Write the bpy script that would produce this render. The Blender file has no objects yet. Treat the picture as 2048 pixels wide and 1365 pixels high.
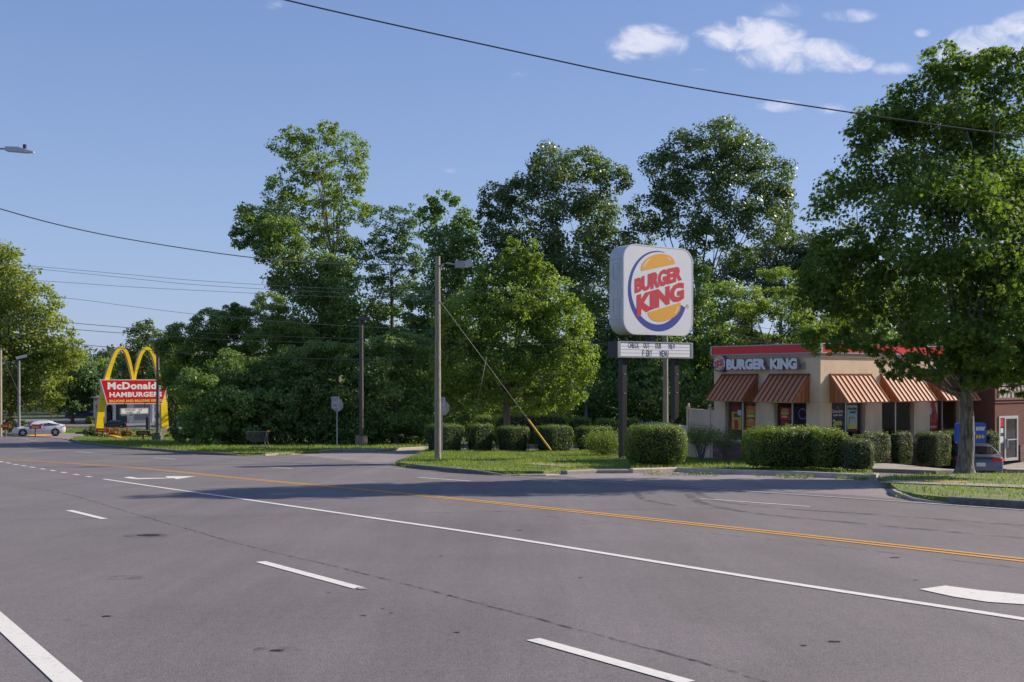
import bpy, bmesh, math, random
import numpy as np
from mathutils import Vector, Matrix, noise as mnoise
from mathutils.geometry import tessellate_polygon
R = math.radians
scene = bpy.context.scene
COL = scene.collection
F, CX, HY, EYE = 2100.0, 1024.0, 755.0, 1.6

# ---------------------------------------------------------------- camera, sky, sun, exposure
cam_d = bpy.data.cameras.new("camera")
cam = bpy.data.objects.new("camera", cam_d); COL.objects.link(cam)
cam_d.sensor_width = 36.0
cam_d.lens = F / 2048 * 36.0
cam_d.shift_y = (HY - 682.5) / 2048
cam_d.clip_start = 0.1; cam_d.clip_end = 6000
cam.location = (0, 0, EYE); cam.rotation_euler = (R(90), 0, 0)
scene.camera = cam
scene.view_settings.view_transform = 'Standard'
scene.view_settings.look = 'None'
scene.view_settings.gamma = 1
scene.view_settings.exposure = 0.58
SUN_AZ = math.atan2(0.93, 0.367)          # from +Y towards +X
SUN_EL = R(29)
sd = Vector((math.sin(SUN_AZ)*math.cos(SUN_EL), math.cos(SUN_AZ)*math.cos(SUN_EL), math.sin(SUN_EL)))
sun_d = bpy.data.lights.new("sun", 'SUN'); sun_d.energy = 5.0; sun_d.angle = R(0.5); sun_d.color = (1, 0.88, 0.72)
sun = bpy.data.objects.new("sun", sun_d); COL.objects.link(sun)
sun.rotation_euler = (-sd).to_track_quat('-Z', 'Y').to_euler(); sun.location = (60, 30, 40)

def make_world():
    w = bpy.data.worlds.new("World"); scene.world = w; w.use_nodes = True
    nt = w.node_tree; N = nt.nodes; L = nt.links; N.clear()
    out = N.new('ShaderNodeOutputWorld'); bg = N.new('ShaderNodeBackground'); bg.inputs[1].default_value = 0.135
    sky = N.new('ShaderNodeTexSky'); sky.sky_type = 'NISHITA'; sky.sun_disc = False
    sky.sun_elevation = SUN_EL; sky.sun_rotation = SUN_AZ; sky.air_density = 1.0; sky.dust_density = 0.6; sky.ozone_density = 2.5
    tc = N.new('ShaderNodeTexCoord'); sp = N.new('ShaderNodeSeparateXYZ'); L.new(tc.outputs['Generated'], sp.inputs[0])
    def m(op, a, b=None, c=None):
        n = N.new('ShaderNodeMath'); n.operation = op
        for i, v in enumerate((a, b, c)):
            if v is None: continue
            if isinstance(v, (int, float)): n.inputs[i].default_value = v
            else: L.new(v, n.inputs[i])
        return n.outputs[0]
    yy = m('MAXIMUM', sp.outputs[1], 0.02)
    u = m('DIVIDE', sp.outputs[0], yy); v = m('DIVIDE', sp.outputs[2], yy)
    cb = N.new('ShaderNodeCombineXYZ'); L.new(u, cb.inputs[0]); L.new(m('MULTIPLY', v, 1.5), cb.inputs[1])
    n1 = N.new('ShaderNodeTexNoise'); n1.inputs['Scale'].default_value = 26; n1.inputs['Detail'].default_value = 8; n1.inputs['Roughness'].default_value = 0.62
    n1.inputs['Distortion'].default_value = 0.5
    L.new(cb.outputs[0], n1.inputs['Vector'])
    clouds = [(1500,70,110,36,1),(1600,112,130,36,1),(1690,125,60,24,.8),(1295,85,85,38,.8),(1255,112,32,18,.6),(1975,95,120,44,.95),(2070,60,90,40,.9),(1562,212,52,14,.6),(1668,218,42,15,.35),
              (1040,150,26,10,.3),(1845,66,20,11,.4),(1290,18,22,10,.25),(1398,138,24,11,.4),(1560,22,50,20,.35),(555,12,32,15,.25),(1700,32,60,16,.45),(1790,138,50,16,.4),(900,342,22,8,.25),(2110,150,60,20,.4)]
    tot = None
    for (px, py, a, b, s) in clouds:
        du = m('DIVIDE', m('SUBTRACT', u, (px-CX)/F), a/F*1.15); dv = m('DIVIDE', m('SUBTRACT', v, (HY-py)/F), b/F*1.15)
        e = m('SUBTRACT', 1.0, m('ADD', m('MULTIPLY', du, du), m('MULTIPLY', dv, dv)))
        e = m('MULTIPLY', m('MAXIMUM', e, 0.0), s)
        tot = e if tot is None else m('MAXIMUM', tot, e)
    nn = m('MULTIPLY', m('SUBTRACT', n1.outputs[0], 0.47), 3.6)
    mask = m('ADD', m('MULTIPLY', tot, 1.2), m('MULTIPLY', nn, m('MINIMUM', m('MULTIPLY', tot, 3.0), 1.0)))
    mr = N.new('ShaderNodeMapRange'); mr.interpolation_type = 'SMOOTHSTEP'; L.new(mask, mr.inputs[0])
    mr.inputs[1].default_value = 0.12; mr.inputs[2].default_value = 1.65; mr.inputs[4].default_value = 0.85
    tint = N.new('ShaderNodeMix'); tint.data_type = 'RGBA'; tint.blend_type = 'MULTIPLY'; tint.inputs[0].default_value = 1
    L.new(sky.outputs[0], tint.inputs[6]); tint.inputs[7].default_value = (0.93, 0.88, 1.0, 1)
    gr = N.new('ShaderNodeMapRange'); gr.interpolation_type = 'SMOOTHSTEP'; L.new(sp.outputs[2], gr.inputs[0]); gr.inputs[1].default_value = -0.02; gr.inputs[2].default_value = 0.42
    gc = N.new('ShaderNodeMix'); gc.data_type = 'RGBA'; L.new(gr.outputs[0], gc.inputs[0]); gc.inputs[6].default_value = (1.62, 2.2, 3.35, 1); gc.inputs[7].default_value = (.86, 1.42, 2.8, 1)
    sm = N.new('ShaderNodeMix'); sm.data_type = 'RGBA'; sm.inputs[0].default_value = 0.78; L.new(tint.outputs[2], sm.inputs[6]); L.new(gc.outputs[2], sm.inputs[7])
    cm = N.new('ShaderNodeMix'); cm.data_type = 'RGBA'; L.new(mr.outputs[0], cm.inputs[0])
    L.new(sm.outputs[2], cm.inputs[6]); cm.inputs[7].default_value = (4.3, 4.3, 4.9, 1)
    L.new(cm.outputs[2], bg.inputs[0]); L.new(bg.outputs[0], out.inputs[0])
make_world()

# ---------------------------------------------------------------- terrain and projection helpers
def smooth(t): t = max(0.0, min(1.0, t)); return t*t*(3-2*t)
def zg(x, y):
    yy = max(-30.0, y)
    if yy < 80: D = 1.6 + 0.0438*yy
    elif yy < 108: D = 2.864 + 0.028*yy
    else: D = 5.888
    z = EYE - D
    z -= 0.5*smooth((x-13.8)/2.2)*smooth((y-33.3)/2.5)*(1-smooth((y-43)/4))
    z += 0.22*smooth((-32-x)/5)*smooth((y-80)/7)
    return z
def P(x, y, Z): return Vector(((x-CX)/F*Z, Z, EYE + (HY-y)/F*Z))
def G(x, y):
    Z = 3360/(y-847) if y > 847.1 else 1e9
    if Z > 80: Z = 6014/(y-813.8)
    if Z > 108 or Z < 0: Z = 12365/max(6.0, y-755)
    X = (x-CX)/F*Z
    return Vector((X, Z, zg(X, Z)))
def G2(x, y): g = G(x, y); return (g.x, g.y)
def onY(px, Z): X = (px-CX)/F*Z; return Vector((X, Z, zg(X, Z)))

# ---------------------------------------------------------------- object helpers
def tag(o, label=None, cat=None, group=None, kind=None):
    if label: o['label'] = label
    if cat: o['category'] = cat
    if group: o['group'] = group
    if kind: o['kind'] = kind
    return o
def thing(name, label, cat, loc, rz=0.0, group=None):
    o = bpy.data.objects.new(name, None); COL.objects.link(o)
    o.location = loc; o.rotation_euler = (0, 0, rz); o.empty_display_size = 0.3
    return tag(o, label, cat, group)
class Fr:
    "a flat frame: origin, right, up, out"
    def __init__(s, o, r, u, n): s.o, s.r, s.u, s.n = Vector(o), Vector(r).normalized(), Vector(u).normalized(), Vector(n).normalized()
    def p(s, a, b, c=0.0): return s.o + s.r*a + s.u*b + s.n*c
FS = Fr((0,0,0), (1,0,0), (0,0,1), (0,-1,0))
_tc = {}
def text_geo(txt, bold=0.0, res=3, spacing=1.0):
    k = (txt, bold, res, spacing)
    if k in _tc: return _tc[k]
    c = bpy.data.curves.new("text", 'FONT'); c.body = txt; c.offset = bold; c.resolution_u = res; c.space_character = spacing
    c.align_x = 'LEFT'; c.size = 1
    o = bpy.data.objects.new("text", c); COL.objects.link(o)
    dg = bpy.context.evaluated_depsgraph_get(); me = o.evaluated_get(dg).to_mesh()
    vs = [v.co.copy() for v in me.vertices]; fs = [tuple(p.vertices) for p in me.polygons]
    o.evaluated_get(dg).to_mesh_clear(); bpy.data.objects.remove(o); bpy.data.curves.remove(c)
    x0 = min(v.x for v in vs); x1 = max(v.x for v in vs); y0 = min(v.y for v in vs); y1 = max(v.y for v in vs)
    vs = [((v.x-x0)/(x1-x0), (v.y-y0)/(y1-y0)) for v in vs]
    _tc[k] = (vs, fs); return _tc[k]
class MB:
    def __init__(s): s.v = []; s.f = []
    def add(s, vs, fs):
        b = len(s.v); s.v += [Vector(p) for p in vs]; s.f += [tuple(i+b for i in q) for q in fs]; return s
    def box(s, x0, y0, z0, x1, y1, z1):
        return s.add([(x0,y0,z0),(x1,y0,z0),(x1,y1,z0),(x0,y1,z0),(x0,y0,z1),(x1,y0,z1),(x1,y1,z1),(x0,y1,z1)],
                     [(0,3,2,1),(4,5,6,7),(0,1,5,4),(1,2,6,5),(2,3,7,6),(3,0,4,7)])
    def cbox(s, c, sx, sy, sz): return s.box(c[0]-sx/2, c[1]-sy/2, c[2]-sz/2, c[0]+sx/2, c[1]+sy/2, c[2]+sz/2)
    def fbox(s, fr, a0, b0, a1, b1, c0, c1): return s.fprism(fr, [(a0,b0),(a1,b0),(a1,b1),(a0,b1)], c0, c1)
    def fprism(s, fr, pts, c0, c1):
        n = len(pts); vs = [fr.p(a, b, c0) for a, b in pts] + [fr.p(a, b, c1) for a, b in pts]
        return s.add(vs, [tuple(range(n-1, -1, -1)), tuple(range(n, 2*n))] + [(i, (i+1) % n, n+(i+1) % n, n+i) for i in range(n)])
    def fpoly(s, fr, pts, c=0.0): return s.add([fr.p(a, b, c) for a, b in pts], [tuple(range(len(pts)))])
    def frect(s, fr, a0, b0, a1, b1, c=0.0): return s.fpoly(fr, [(a0,b0),(a1,b0),(a1,b1),(a0,b1)], c)
    def ftext(s, fr, txt, a0, b0, a1, b1, c=0.0, bold=0.03, depth=0.0, warp=None, spacing=1.0):
        vs, fs = text_geo(txt, bold, 3, spacing)
        q = []
        for (x, y) in vs:
            a = a0 + x*(a1-a0); b = b0 + y*(b1-b0)
            if warp: a, b = warp(a, b, x, y)
            q.append((a, b))
        s.add([fr.p(a, b, c) for a, b in q], fs)
        if depth:
            from collections import Counter
            cnt = Counter(); 
            for f in fs:
                for i in range(len(f)): 
                    e = (f[i], f[(i+1) % len(f)]); cnt[tuple(sorted(e))] += 1
            vs2 = [fr.p(a, b, c) for a, b in q] + [fr.p(a, b, c-depth) for a, b in q]; n = len(q)
            ef = []
            for f in fs:
                for i in range(len(f)):
                    i0, i1 = f[i], f[(i+1) % len(f)]
                    if cnt[tuple(sorted((i0, i1)))] == 1: ef.append((i0, i0+n, i1+n, i1))
            s.add(vs2, ef)
        return s
    def tube(s, pts, r, n=8, r2=None, cap=True):
        pts = [Vector(p) for p in pts]; m = len(pts); vs = []; fs = []
        rs = r if isinstance(r, (list, tuple)) else [r + ((r2 if r2 is not None else r)-r)*i/max(1, m-1) for i in range(m)]
        up = None
        for i, p in enumerate(pts):
            t = (pts[min(i+1, m-1)] - pts[max(i-1, 0)])
            if t.length < 1e-9: t = Vector((0,0,1))
            t.normalize()
            if up is None: up = Vector((1,0,0)) if abs(t.x) < 0.8 else Vector((0,1,0))
            a = t.cross(up)
            if a.length < 1e-6: a = t.cross(Vector((0.3,1,0.2)))
            a.normalize(); b = t.cross(a).normalized(); up = b.cross(t) if False else up
            for k in range(n):
                th = 2*math.pi*k/n; vs.append(p + (a*math.cos(th) + b*math.sin(th))*rs[i])
        for i in range(m-1):
            for k in range(n): fs.append((i*n+k, i*n+(k+1) % n, (i+1)*n+(k+1) % n, (i+1)*n+k))
        if cap: fs += [tuple(range(n-1, -1, -1)), tuple(range((m-1)*n, m*n))]
        return s.add(vs, fs)
    def cyl(s, c, r, h, n=16, axis=(0,0,1)):
        c = Vector(c); return s.tube([c, c + Vector(axis).normalized()*h], r, n)
    def ball(s, c, rx, ry, rz, n=10, m=7):
        vs = []; fs = []
        for i in range(m+1):
            ph = math.pi*i/m
            for k in range(n):
                th = 2*math.pi*k/n; vs.append((c[0]+rx*math.sin(ph)*math.cos(th), c[1]+ry*math.sin(ph)*math.sin(th), c[2]+rz*math.cos(ph)))
        for i in range(m):
            for k in range(n): fs.append((i*n+k, (i+1)*n+k, (i+1)*n+(k+1) % n, i*n+(k+1) % n))
        return s.add(vs, fs)
    def build(s, name, mat, parent=None, world=False, smooth_=False, extra=None, mat2=None, **kw):
        n1 = len(s.f)
        if extra is not None: s.add(extra.v, extra.f)
        vs = s.v
        if world and parent is not None:
            c, sn = math.cos(-parent.rotation_euler.z), math.sin(-parent.rotation_euler.z); l = Vector(parent.location)
            vs = [Vector(((v-l).x*c-(v-l).y*sn, (v-l).x*sn+(v-l).y*c, (v-l).z)) for v in vs]
        me = bpy.data.meshes.new(name); me.from_pydata([tuple(v) for v in vs], [], s.f); me.update()
        me.materials.append(mat)
        if mat2 is not None:
            me.materials.append(mat2)
            for p in me.polygons[n1:]: p.material_index = 1
        if smooth_:
            me.polygons.foreach_set('use_smooth', [True]*len(me.polygons))
            try: me.set_sharp_from_angle(angle=R(38))
            except Exception: pass
        o = bpy.data.objects.new(name, me); COL.objects.link(o)
        if parent is not None: o.parent = parent
        return tag(o, **kw) if kw else o
def origin_to(o, loc):
    loc = Vector(loc); o.data.transform(Matrix.Translation(-loc)); o.location = loc; return o
def copy_tree(o, parent=None):
    c = o.copy(); COL.objects.link(c)
    if parent is not None: c.parent = parent
    for ch in [k for k in bpy.data.objects if k.parent == o]: copy_tree(ch, c)
    return c

# ---------------------------------------------------------------- materials
MATS = {}
def mat(name, col, rough=0.6, metal=0.0, var=0.0, vscale=3.0, bump=0.0, bscale=20.0, spec=0.5, emit=None, estr=0.0, col2=None, coat=0.0, detail=6, stretch=None):
    if name in MATS: return MATS[name]
    m = bpy.data.materials.new(name); m.use_nodes = True; nt = m.node_tree; N = nt.nodes; L = nt.links
    b = N['Principled BSDF']; b.inputs['Base Color'].default_value = (*col, 1); b.inputs['Roughness'].default_value = rough
    b.inputs['Metallic'].default_value = metal; b.inputs['Specular IOR Level'].default_value = spec; b.inputs['Coat Weight'].default_value = coat
    if emit: b.inputs['Emission Color'].default_value = (*emit, 1); b.inputs['Emission Strength'].default_value = estr
    if var or bump or col2:
        g = N.new('ShaderNodeNewGeometry'); src = g.outputs['Position']
        if stretch:
            mp = N.new('ShaderNodeMapping'); mp.inputs['Scale'].default_value = stretch; L.new(src, mp.inputs[0]); src = mp.outputs[0]
    if var or col2:
        n = N.new('ShaderNodeTexNoise'); n.inputs['Scale'].default_value = vscale; n.inputs['Detail'].default_value = detail; n.inputs['Roughness'].default_value = 0.65
        L.new(src, n.inputs['Vector'])
        cr = N.new('ShaderNodeValToRGB'); L.new(n.outputs[0], cr.inputs[0])
        cr.color_ramp.elements[0].position = 0.3; cr.color_ramp.elements[1].position = 0.7
        c2 = col2 if col2 else tuple(min(1, c*(1+var)) for c in col); c1 = col if col2 else tuple(c*(1-var) for c in col)
        cr.color_ramp.elements[0].color = (*c1, 1); cr.color_ramp.elements[1].color = (*c2, 1)
        L.new(cr.outputs[0], b.inputs['Base Color'])
    if bump:
        n2 = N.new('ShaderNodeTexNoise'); n2.inputs['Scale'].default_value = bscale; n2.inputs['Detail'].default_value = 4
        L.new(src, n2.inputs['Vector']); bp = N.new('ShaderNodeBump'); bp.inputs['Strength'].default_value = min(1, bump); bp.inputs['Distance'].default_value = 0.05
        L.new(n2.outputs[0], bp.inputs['Height']); L.new(bp.outputs[0], b.inputs['Normal'])
    MATS[name] = m; return m
def asphalt(name, base, warm=1.0, speck=1.0, crack=0.0):
    m = bpy.data.materials.new(name); m.use_nodes = True; nt = m.node_tree; N = nt.nodes; L = nt.links; b = N['Principled BSDF']
    g = N.new('ShaderNodeNewGeometry'); pos = g.outputs['Position']
    def noise(sc, det=4, rough=0.6, vec=None):
        n = N.new('ShaderNodeTexNoise'); n.inputs['Scale'].default_value = sc; n.inputs['Detail'].default_value = det; n.inputs['Roughness'].default_value = rough
        L.new(vec if vec else pos, n.inputs['Vector']); return n.outputs[0]
    def mr(x, a, b_, c, d):
        n = N.new('ShaderNodeMapRange'); L.new(x, n.inputs[0])
        for i, v in enumerate((a, b_, c, d)): n.inputs[i+1].default_value = v
        return n.outputs[0]
    def mul(a, c):
        n = N.new('ShaderNodeMath'); n.operation = 'MULTIPLY'; L.new(a, n.inputs[0])
        if isinstance(c, float): n.inputs[1].default_value = c
        else: L.new(c, n.inputs[1])
        return n.outputs[0]
    mp = N.new('ShaderNodeMapping'); mp.vector_type = 'POINT'; mp.inputs['Rotation'].default_value = (0, 0, R(-34.9)); mp.inputs['Scale'].default_value = (1.0, 0.07, 1)
    L.new(pos, mp.inputs[0])
    v = mul(mr(noise(0.35, 6, 0.65), .3, .7, .88, 1.12), mr(noise(70, 3, 0.75), .25, .75, 1-.5*speck, 1+.5*speck))
    v = mul(v, mr(noise(0.9, 6, 0.7, mp.outputs[0]), .3, .7, .86, 1.14))
    v = mul(v, mr(noise(22, 4, 0.8), .3, .7, .86, 1.14))
    v = mul(v, mr(noise(9, 5, 0.8), .3, .7, .93, 1.07))
    vo = N.new('ShaderNodeTexVoronoi'); vo.inputs['Scale'].default_value = 38; L.new(pos, vo.inputs['Vector'])
    sp = mr(vo.outputs['Distance'], .06, .14, 1.55, 1.0)
    v = mul(v, sp)
    hs = N.new('ShaderNodeVectorMath'); hs.operation = 'SCALE'; hs.inputs[0].default_value = (base*1.03*warm, base*0.97, base*1.03/warm**.5); L.new(v, hs.inputs['Scale'])
    L.new(hs.outputs[0], b.inputs['Base Color']); b.inputs['Roughness'].default_value = 0.85; b.inputs['Specular IOR Level'].default_value = 0.35
    bp = N.new('ShaderNodeBump'); bp.inputs['Strength'].default_value = 0.55; bp.inputs['Distance'].default_value = 0.012
    L.new(noise(90, 3, 0.7), bp.inputs['Height']); L.new(bp.outputs[0], b.inputs['Normal'])
    MATS[name] = m; return m
def worn_paint(name, col, wear=0.42):
    m = mat(name, col, 0.7); nt = m.node_tree; N = nt.nodes; L = nt.links; b = N['Principled BSDF']
    g = N.new('ShaderNodeNewGeometry'); n = N.new('ShaderNodeTexNoise'); n.inputs['Scale'].default_value = 14; n.inputs['Detail'].default_value = 8; n.inputs['Roughness'].default_value = 0.8
    L.new(g.outputs['Position'], n.inputs['Vector']); cr = N.new('ShaderNodeValToRGB'); L.new(n.outputs[0], cr.inputs[0])
    cr.color_ramp.elements[0].position = wear-.12; cr.color_ramp.elements[0].color = (col[0]*.6, col[1]*.6, col[2]*.6, 1)
    cr.color_ramp.elements[1].position = wear+.06; cr.color_ramp.elements[1].color = (*col, 1)
    L.new(cr.outputs[0], b.inputs['Base Color']); return m
def soft_mark(name, col, alpha=0.4, scale=6):
    m = bpy.data.materials.new(name); m.use_nodes = True; nt = m.node_tree; N = nt.nodes; L = nt.links; b = N['Principled BSDF']
    b.inputs['Base Color'].default_value = (*col, 1); b.inputs['Roughness'].default_value = .8
    g = N.new('ShaderNodeNewGeometry'); n = N.new('ShaderNodeTexNoise'); n.inputs['Scale'].default_value = scale; n.inputs['Detail'].default_value = 6
    L.new(g.outputs['Position'], n.inputs['Vector']); mr = N.new('ShaderNodeMapRange'); L.new(n.outputs[0], mr.inputs[0])
    mr.inputs[1].default_value = .38; mr.inputs[2].default_value = .62; mr.inputs[3].default_value = 0; mr.inputs[4].default_value = alpha
    L.new(mr.outputs[0], b.inputs['Alpha']); MATS[name] = m; return m
def leafmat(name, c1, c2, trans=0.35, rough=0.5, tr_col=None, spec=0.35):
    if name in MATS: return MATS[name]
    m = bpy.data.materials.new(name); m.use_nodes = True; nt = m.node_tree; N = nt.nodes; L = nt.links; b = N['Principled BSDF']; out = N['Material Output']
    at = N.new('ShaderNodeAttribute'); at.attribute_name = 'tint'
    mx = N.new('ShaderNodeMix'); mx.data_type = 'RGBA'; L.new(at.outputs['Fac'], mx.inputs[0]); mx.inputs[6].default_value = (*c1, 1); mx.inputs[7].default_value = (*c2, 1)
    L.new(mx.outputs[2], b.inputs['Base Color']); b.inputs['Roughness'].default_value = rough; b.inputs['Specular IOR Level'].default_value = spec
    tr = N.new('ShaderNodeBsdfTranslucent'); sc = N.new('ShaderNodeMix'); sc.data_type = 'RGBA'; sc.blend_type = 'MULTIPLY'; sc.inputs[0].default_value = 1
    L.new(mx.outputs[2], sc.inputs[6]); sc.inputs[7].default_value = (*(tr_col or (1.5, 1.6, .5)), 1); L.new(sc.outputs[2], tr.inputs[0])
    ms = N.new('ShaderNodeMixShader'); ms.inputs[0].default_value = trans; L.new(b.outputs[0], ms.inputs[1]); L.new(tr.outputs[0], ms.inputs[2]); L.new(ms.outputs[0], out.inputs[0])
    MATS[name] = m; return m
def glassmat(name, tint=0.55, refl=0.5):
    m = bpy.data.materials.new(name); m.use_nodes = True; nt = m.node_tree; N = nt.nodes; L = nt.links; N.remove(N['Principled BSDF']); out = N['Material Output']
    t = N.new('ShaderNodeBsdfTransparent'); t.inputs[0].default_value = (tint, tint, tint*1.03, 1); g = N.new('ShaderNodeBsdfGlossy'); g.inputs['Roughness'].default_value = 0.02
    g.inputs[0].default_value = (.55, .58, .62, 1); fr = N.new('ShaderNodeFresnel'); fr.inputs[0].default_value = 1.5
    ad = N.new('ShaderNodeMath'); ad.operation = 'MULTIPLY_ADD'; L.new(fr.outputs[0], ad.inputs[0]); ad.inputs[1].default_value = 0.5; ad.inputs[2].default_value = refl*.12
    ms = N.new('ShaderNodeMixShader'); L.new(ad.outputs[0], ms.inputs[0]); L.new(t.outputs[0], ms.inputs[1]); L.new(g.outputs[0], ms.inputs[2]); L.new(ms.outputs[0], out.inputs[0])
    MATS[name] = m; return m

# ---------------------------------------------------------------- ground pieces
def sheet(name, pts, dz, material, step=1.0, skirt=0.0, rough=0.0, **kw):
    bm = bmesh.new(); vs = [bm.verts.new((p[0], p[1], 0)) for p in pts]
    for tri in tessellate_polygon([[Vector((p[0], p[1], 0)) for p in pts]]):
        try: bm.faces.new([vs[i] for i in tri])
        except ValueError: pass
    xs = [p[0] for p in pts]; ys = [p[1] for p in pts]
    for ax, (a, b) in enumerate(((min(xs), max(xs)), (min(ys), max(ys)))):
        t = math.ceil(a/step)*step
        while t < b:
            co = (t, 0, 0) if ax == 0 else (0, t, 0); no = (1, 0, 0) if ax == 0 else (0, 1, 0)
            bmesh.ops.bisect_plane(bm, geom=bm.verts[:]+bm.edges[:]+bm.faces[:], plane_co=co, plane_no=no, dist=1e-5); t += step
    for v in bm.verts:
        v.co.z = zg(v.co.x, v.co.y) + dz + (rough*(mnoise.noise(Vector((v.co.x*.6, v.co.y*.6, 3))) if not v.is_boundary else 0) if rough else 0)
    bmesh.ops.recalc_face_normals(bm, faces=bm.faces[:])
    if sum(f.normal.z for f in bm.faces) < 0: bmesh.ops.reverse_faces(bm, faces=bm.faces[:])
    if skirt:
        be = [e for e in bm.edges if e.is_boundary]; r = bmesh.ops.extrude_edge_only(bm, edges=be)
        for v in r['geom']:
            if isinstance(v, bmesh.types.BMVert): v.co.z -= skirt
    me = bpy.data.meshes.new(name); bm.to_mesh(me); bm.free(); me.materials.append(material)
    o = bpy.data.objects.new(name, me); COL.objects.link(o); return tag(o, kind='structure', **kw)
def resample(pts, step=1.0):
    out = [Vector((pts[0][0], pts[0][1]))]
    for a, b in zip(pts, pts[1:]):
        a = Vector((a[0], a[1])); b = Vector((b[0], b[1])); n = max(1, int((b-a).length/step))
        for i in range(1, n+1): out.append(a.lerp(b, i/n))
    return out
def smoothline(pts, n=6):
    q = [Vector((p[0], p[1])) for p in pts]; q = [q[0]*2-q[1]] + q + [q[-1]*2-q[-2]]; out = []
    for i in range(1, len(q)-2):
        for k in range(n):
            t = k/n; a, b, c, d = q[i-1], q[i], q[i+1], q[i+2]
            out.append(0.5*((2*b)+(c-a)*t+(2*a-5*b+4*c-d)*t*t+(3*b-a-3*c+d)*t**3))
    out.append(q[-2]); return out
def ribbon_mb(mb, pts, w, dz, step=1.0, off=0.0, jit=0.0, rnd=None):
    q = resample(pts, step); b = len(mb.v); n = len(q); vs = []; fs = []
    for i, p in enumerate(q):
        t = (q[min(i+1, n-1)]-q[max(i-1, 0)]).normalized(); nn = Vector((-t.y, t.x)); ww = w*(1+(rnd.uniform(-jit, jit) if jit else 0)); o = off + (rnd.uniform(-jit, jit)*w*.6 if jit else 0)
        for s_ in (o-ww/2, o+ww/2):
            c = p + nn*s_; vs.append((c.x, c.y, zg(c.x, c.y)+dz))
    fs = [(2*i, 2*i+2, 2*i+3, 2*i+1) for i in range(n-1)]; mb.add(vs, fs); return mb
def kerb(name, pts, material, h=0.14, w=0.16, top=None, **kw):
    q = resample(pts, 0.8); n = len(q); mb = MB(); vs = []; fs = []
    for i, p in enumerate(q):
        t = (q[min(i+1, n-1)]-q[max(i-1, 0)]).normalized(); nn = Vector((-t.y, t.x)); e = min(i, n-1-i)/2.0; hh = h*smooth(0.15+e*.5) if top is None else h
        for (a, z) in ((-w/2-.02, -.15), (-w/2-.015, hh-.03), (-w/2+.02, hh), (w/2, hh), (w/2, -.15)):
            c = p + nn*a; vs.append((c.x, c.y, zg(c.x, c.y)+z))
    for i in range(n-1):
        for k in range(4): fs.append((i*5+k, (i+1)*5+k, (i+1)*5+k+1, i*5+k+1))
    fs += [(4,3,2,1,0), tuple((n-1)*5+k for k in range(5))]
    mb.add(vs, fs); return mb.build(name, material, kind='structure', **kw)
# ---------------------------------------------------------------- foliage
SH = {'quad': np.array([(-.5,0),(0,-.32),(.5,0),(0,.32)]),
      'oval': np.array([(-.5,0),(-.2,-.26),(.2,-.24),(.5,0),(.2,.24),(-.2,.26)]),
      'star': np.array([(0,-.5),(.10,-.16),(.46,-.22),(.24,.05),(.42,.34),(.10,.24),(0,.55),(-.10,.24),(-.42,.34),(-.24,.05),(-.46,-.22),(-.10,-.16)]),
      'long': np.array([(-.5,0),(-.1,-.16),(.5,0),(-.1,.16)])}
AREA = {'quad': .32, 'oval': .34, 'star': .33, 'long': .16}
RCX, COVX, LIMX = 1.5, 1.5, .45
def leafmesh(name, cen, size, tint, shape, material, parent=None, outward=None, up=0.35, ob=0.5, seed=0, curl=0.25):
    rs = np.random.RandomState(seed); N = len(cen); sh = SH[shape]; k = len(sh)
    nrm = rs.normal(size=(N,3)); nrm /= np.linalg.norm(nrm, axis=1)[:,None]
    if outward is not None: nrm = nrm + ob*outward
    nrm[:,2] = nrm[:,2] + up; nrm /= np.linalg.norm(nrm, axis=1)[:,None]
    t = rs.normal(size=(N,3)); a = np.cross(nrm, t); a /= np.linalg.norm(a, axis=1)[:,None]; b = np.cross(nrm, a)
    s = (size*np.ones(N))[:,None,None]
    z = -(np.abs(sh[:,0])**2+np.abs(sh[:,1])**2)*curl*1.6
    V = cen[:,None,:] + s*(a[:,None,:]*sh[None,:,0,None] + b[:,None,:]*sh[None,:,1,None] + nrm[:,None,:]*z[None,:,None])
    V = V.reshape(-1,3).astype(np.float32)
    me = bpy.data.meshes.new(name); me.vertices.add(N*k); me.vertices.foreach_set('co', V.ravel())
    if k == 4:
        me.loops.add(N*6); me.polygons.add(N*2); base = np.arange(N)[:,None]*4
        idx = np.concatenate([base+0, base+1, base+2, base+0, base+2, base+3], axis=1).ravel()
        me.loops.foreach_set('vertex_index', idx.astype(np.int32)); me.polygons.foreach_set('loop_start', (np.arange(N*2)*3).astype(np.int32)); me.polygons.foreach_set('loop_total', np.full(N*2, 3, np.int32))
    else:
        me.loops.add(N*k); me.polygons.add(N); me.loops.foreach_set('vertex_index', np.arange(N*k, dtype=np.int32))
        me.polygons.foreach_set('loop_start', (np.arange(N)*k).astype(np.int32)); me.polygons.foreach_set('loop_total', np.full(N, k, np.int32))
    me.update(calc_edges=True)
    at = me.attributes.new('tint', 'FLOAT', 'POINT'); at.data.foreach_set('value', np.repeat(np.clip(tint, 0, 1), k).astype(np.float32))
    me.materials.append(material)
    o = bpy.data.objects.new(name, me); COL.objects.link(o)
    if parent is not None: o.parent = parent
    return o
BARK = lambda: mat('bark', (.16,.13,.10), .9, var=.35, vscale=5, bump=1, bscale=9, stretch=(3,3,.6))
BARKG = lambda: mat('bark_grey', (.045,.038,.03), .95, col2=(.30,.26,.20), vscale=7, bump=1, bscale=9, stretch=(2.2,2.2,.45), detail=3)
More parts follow.
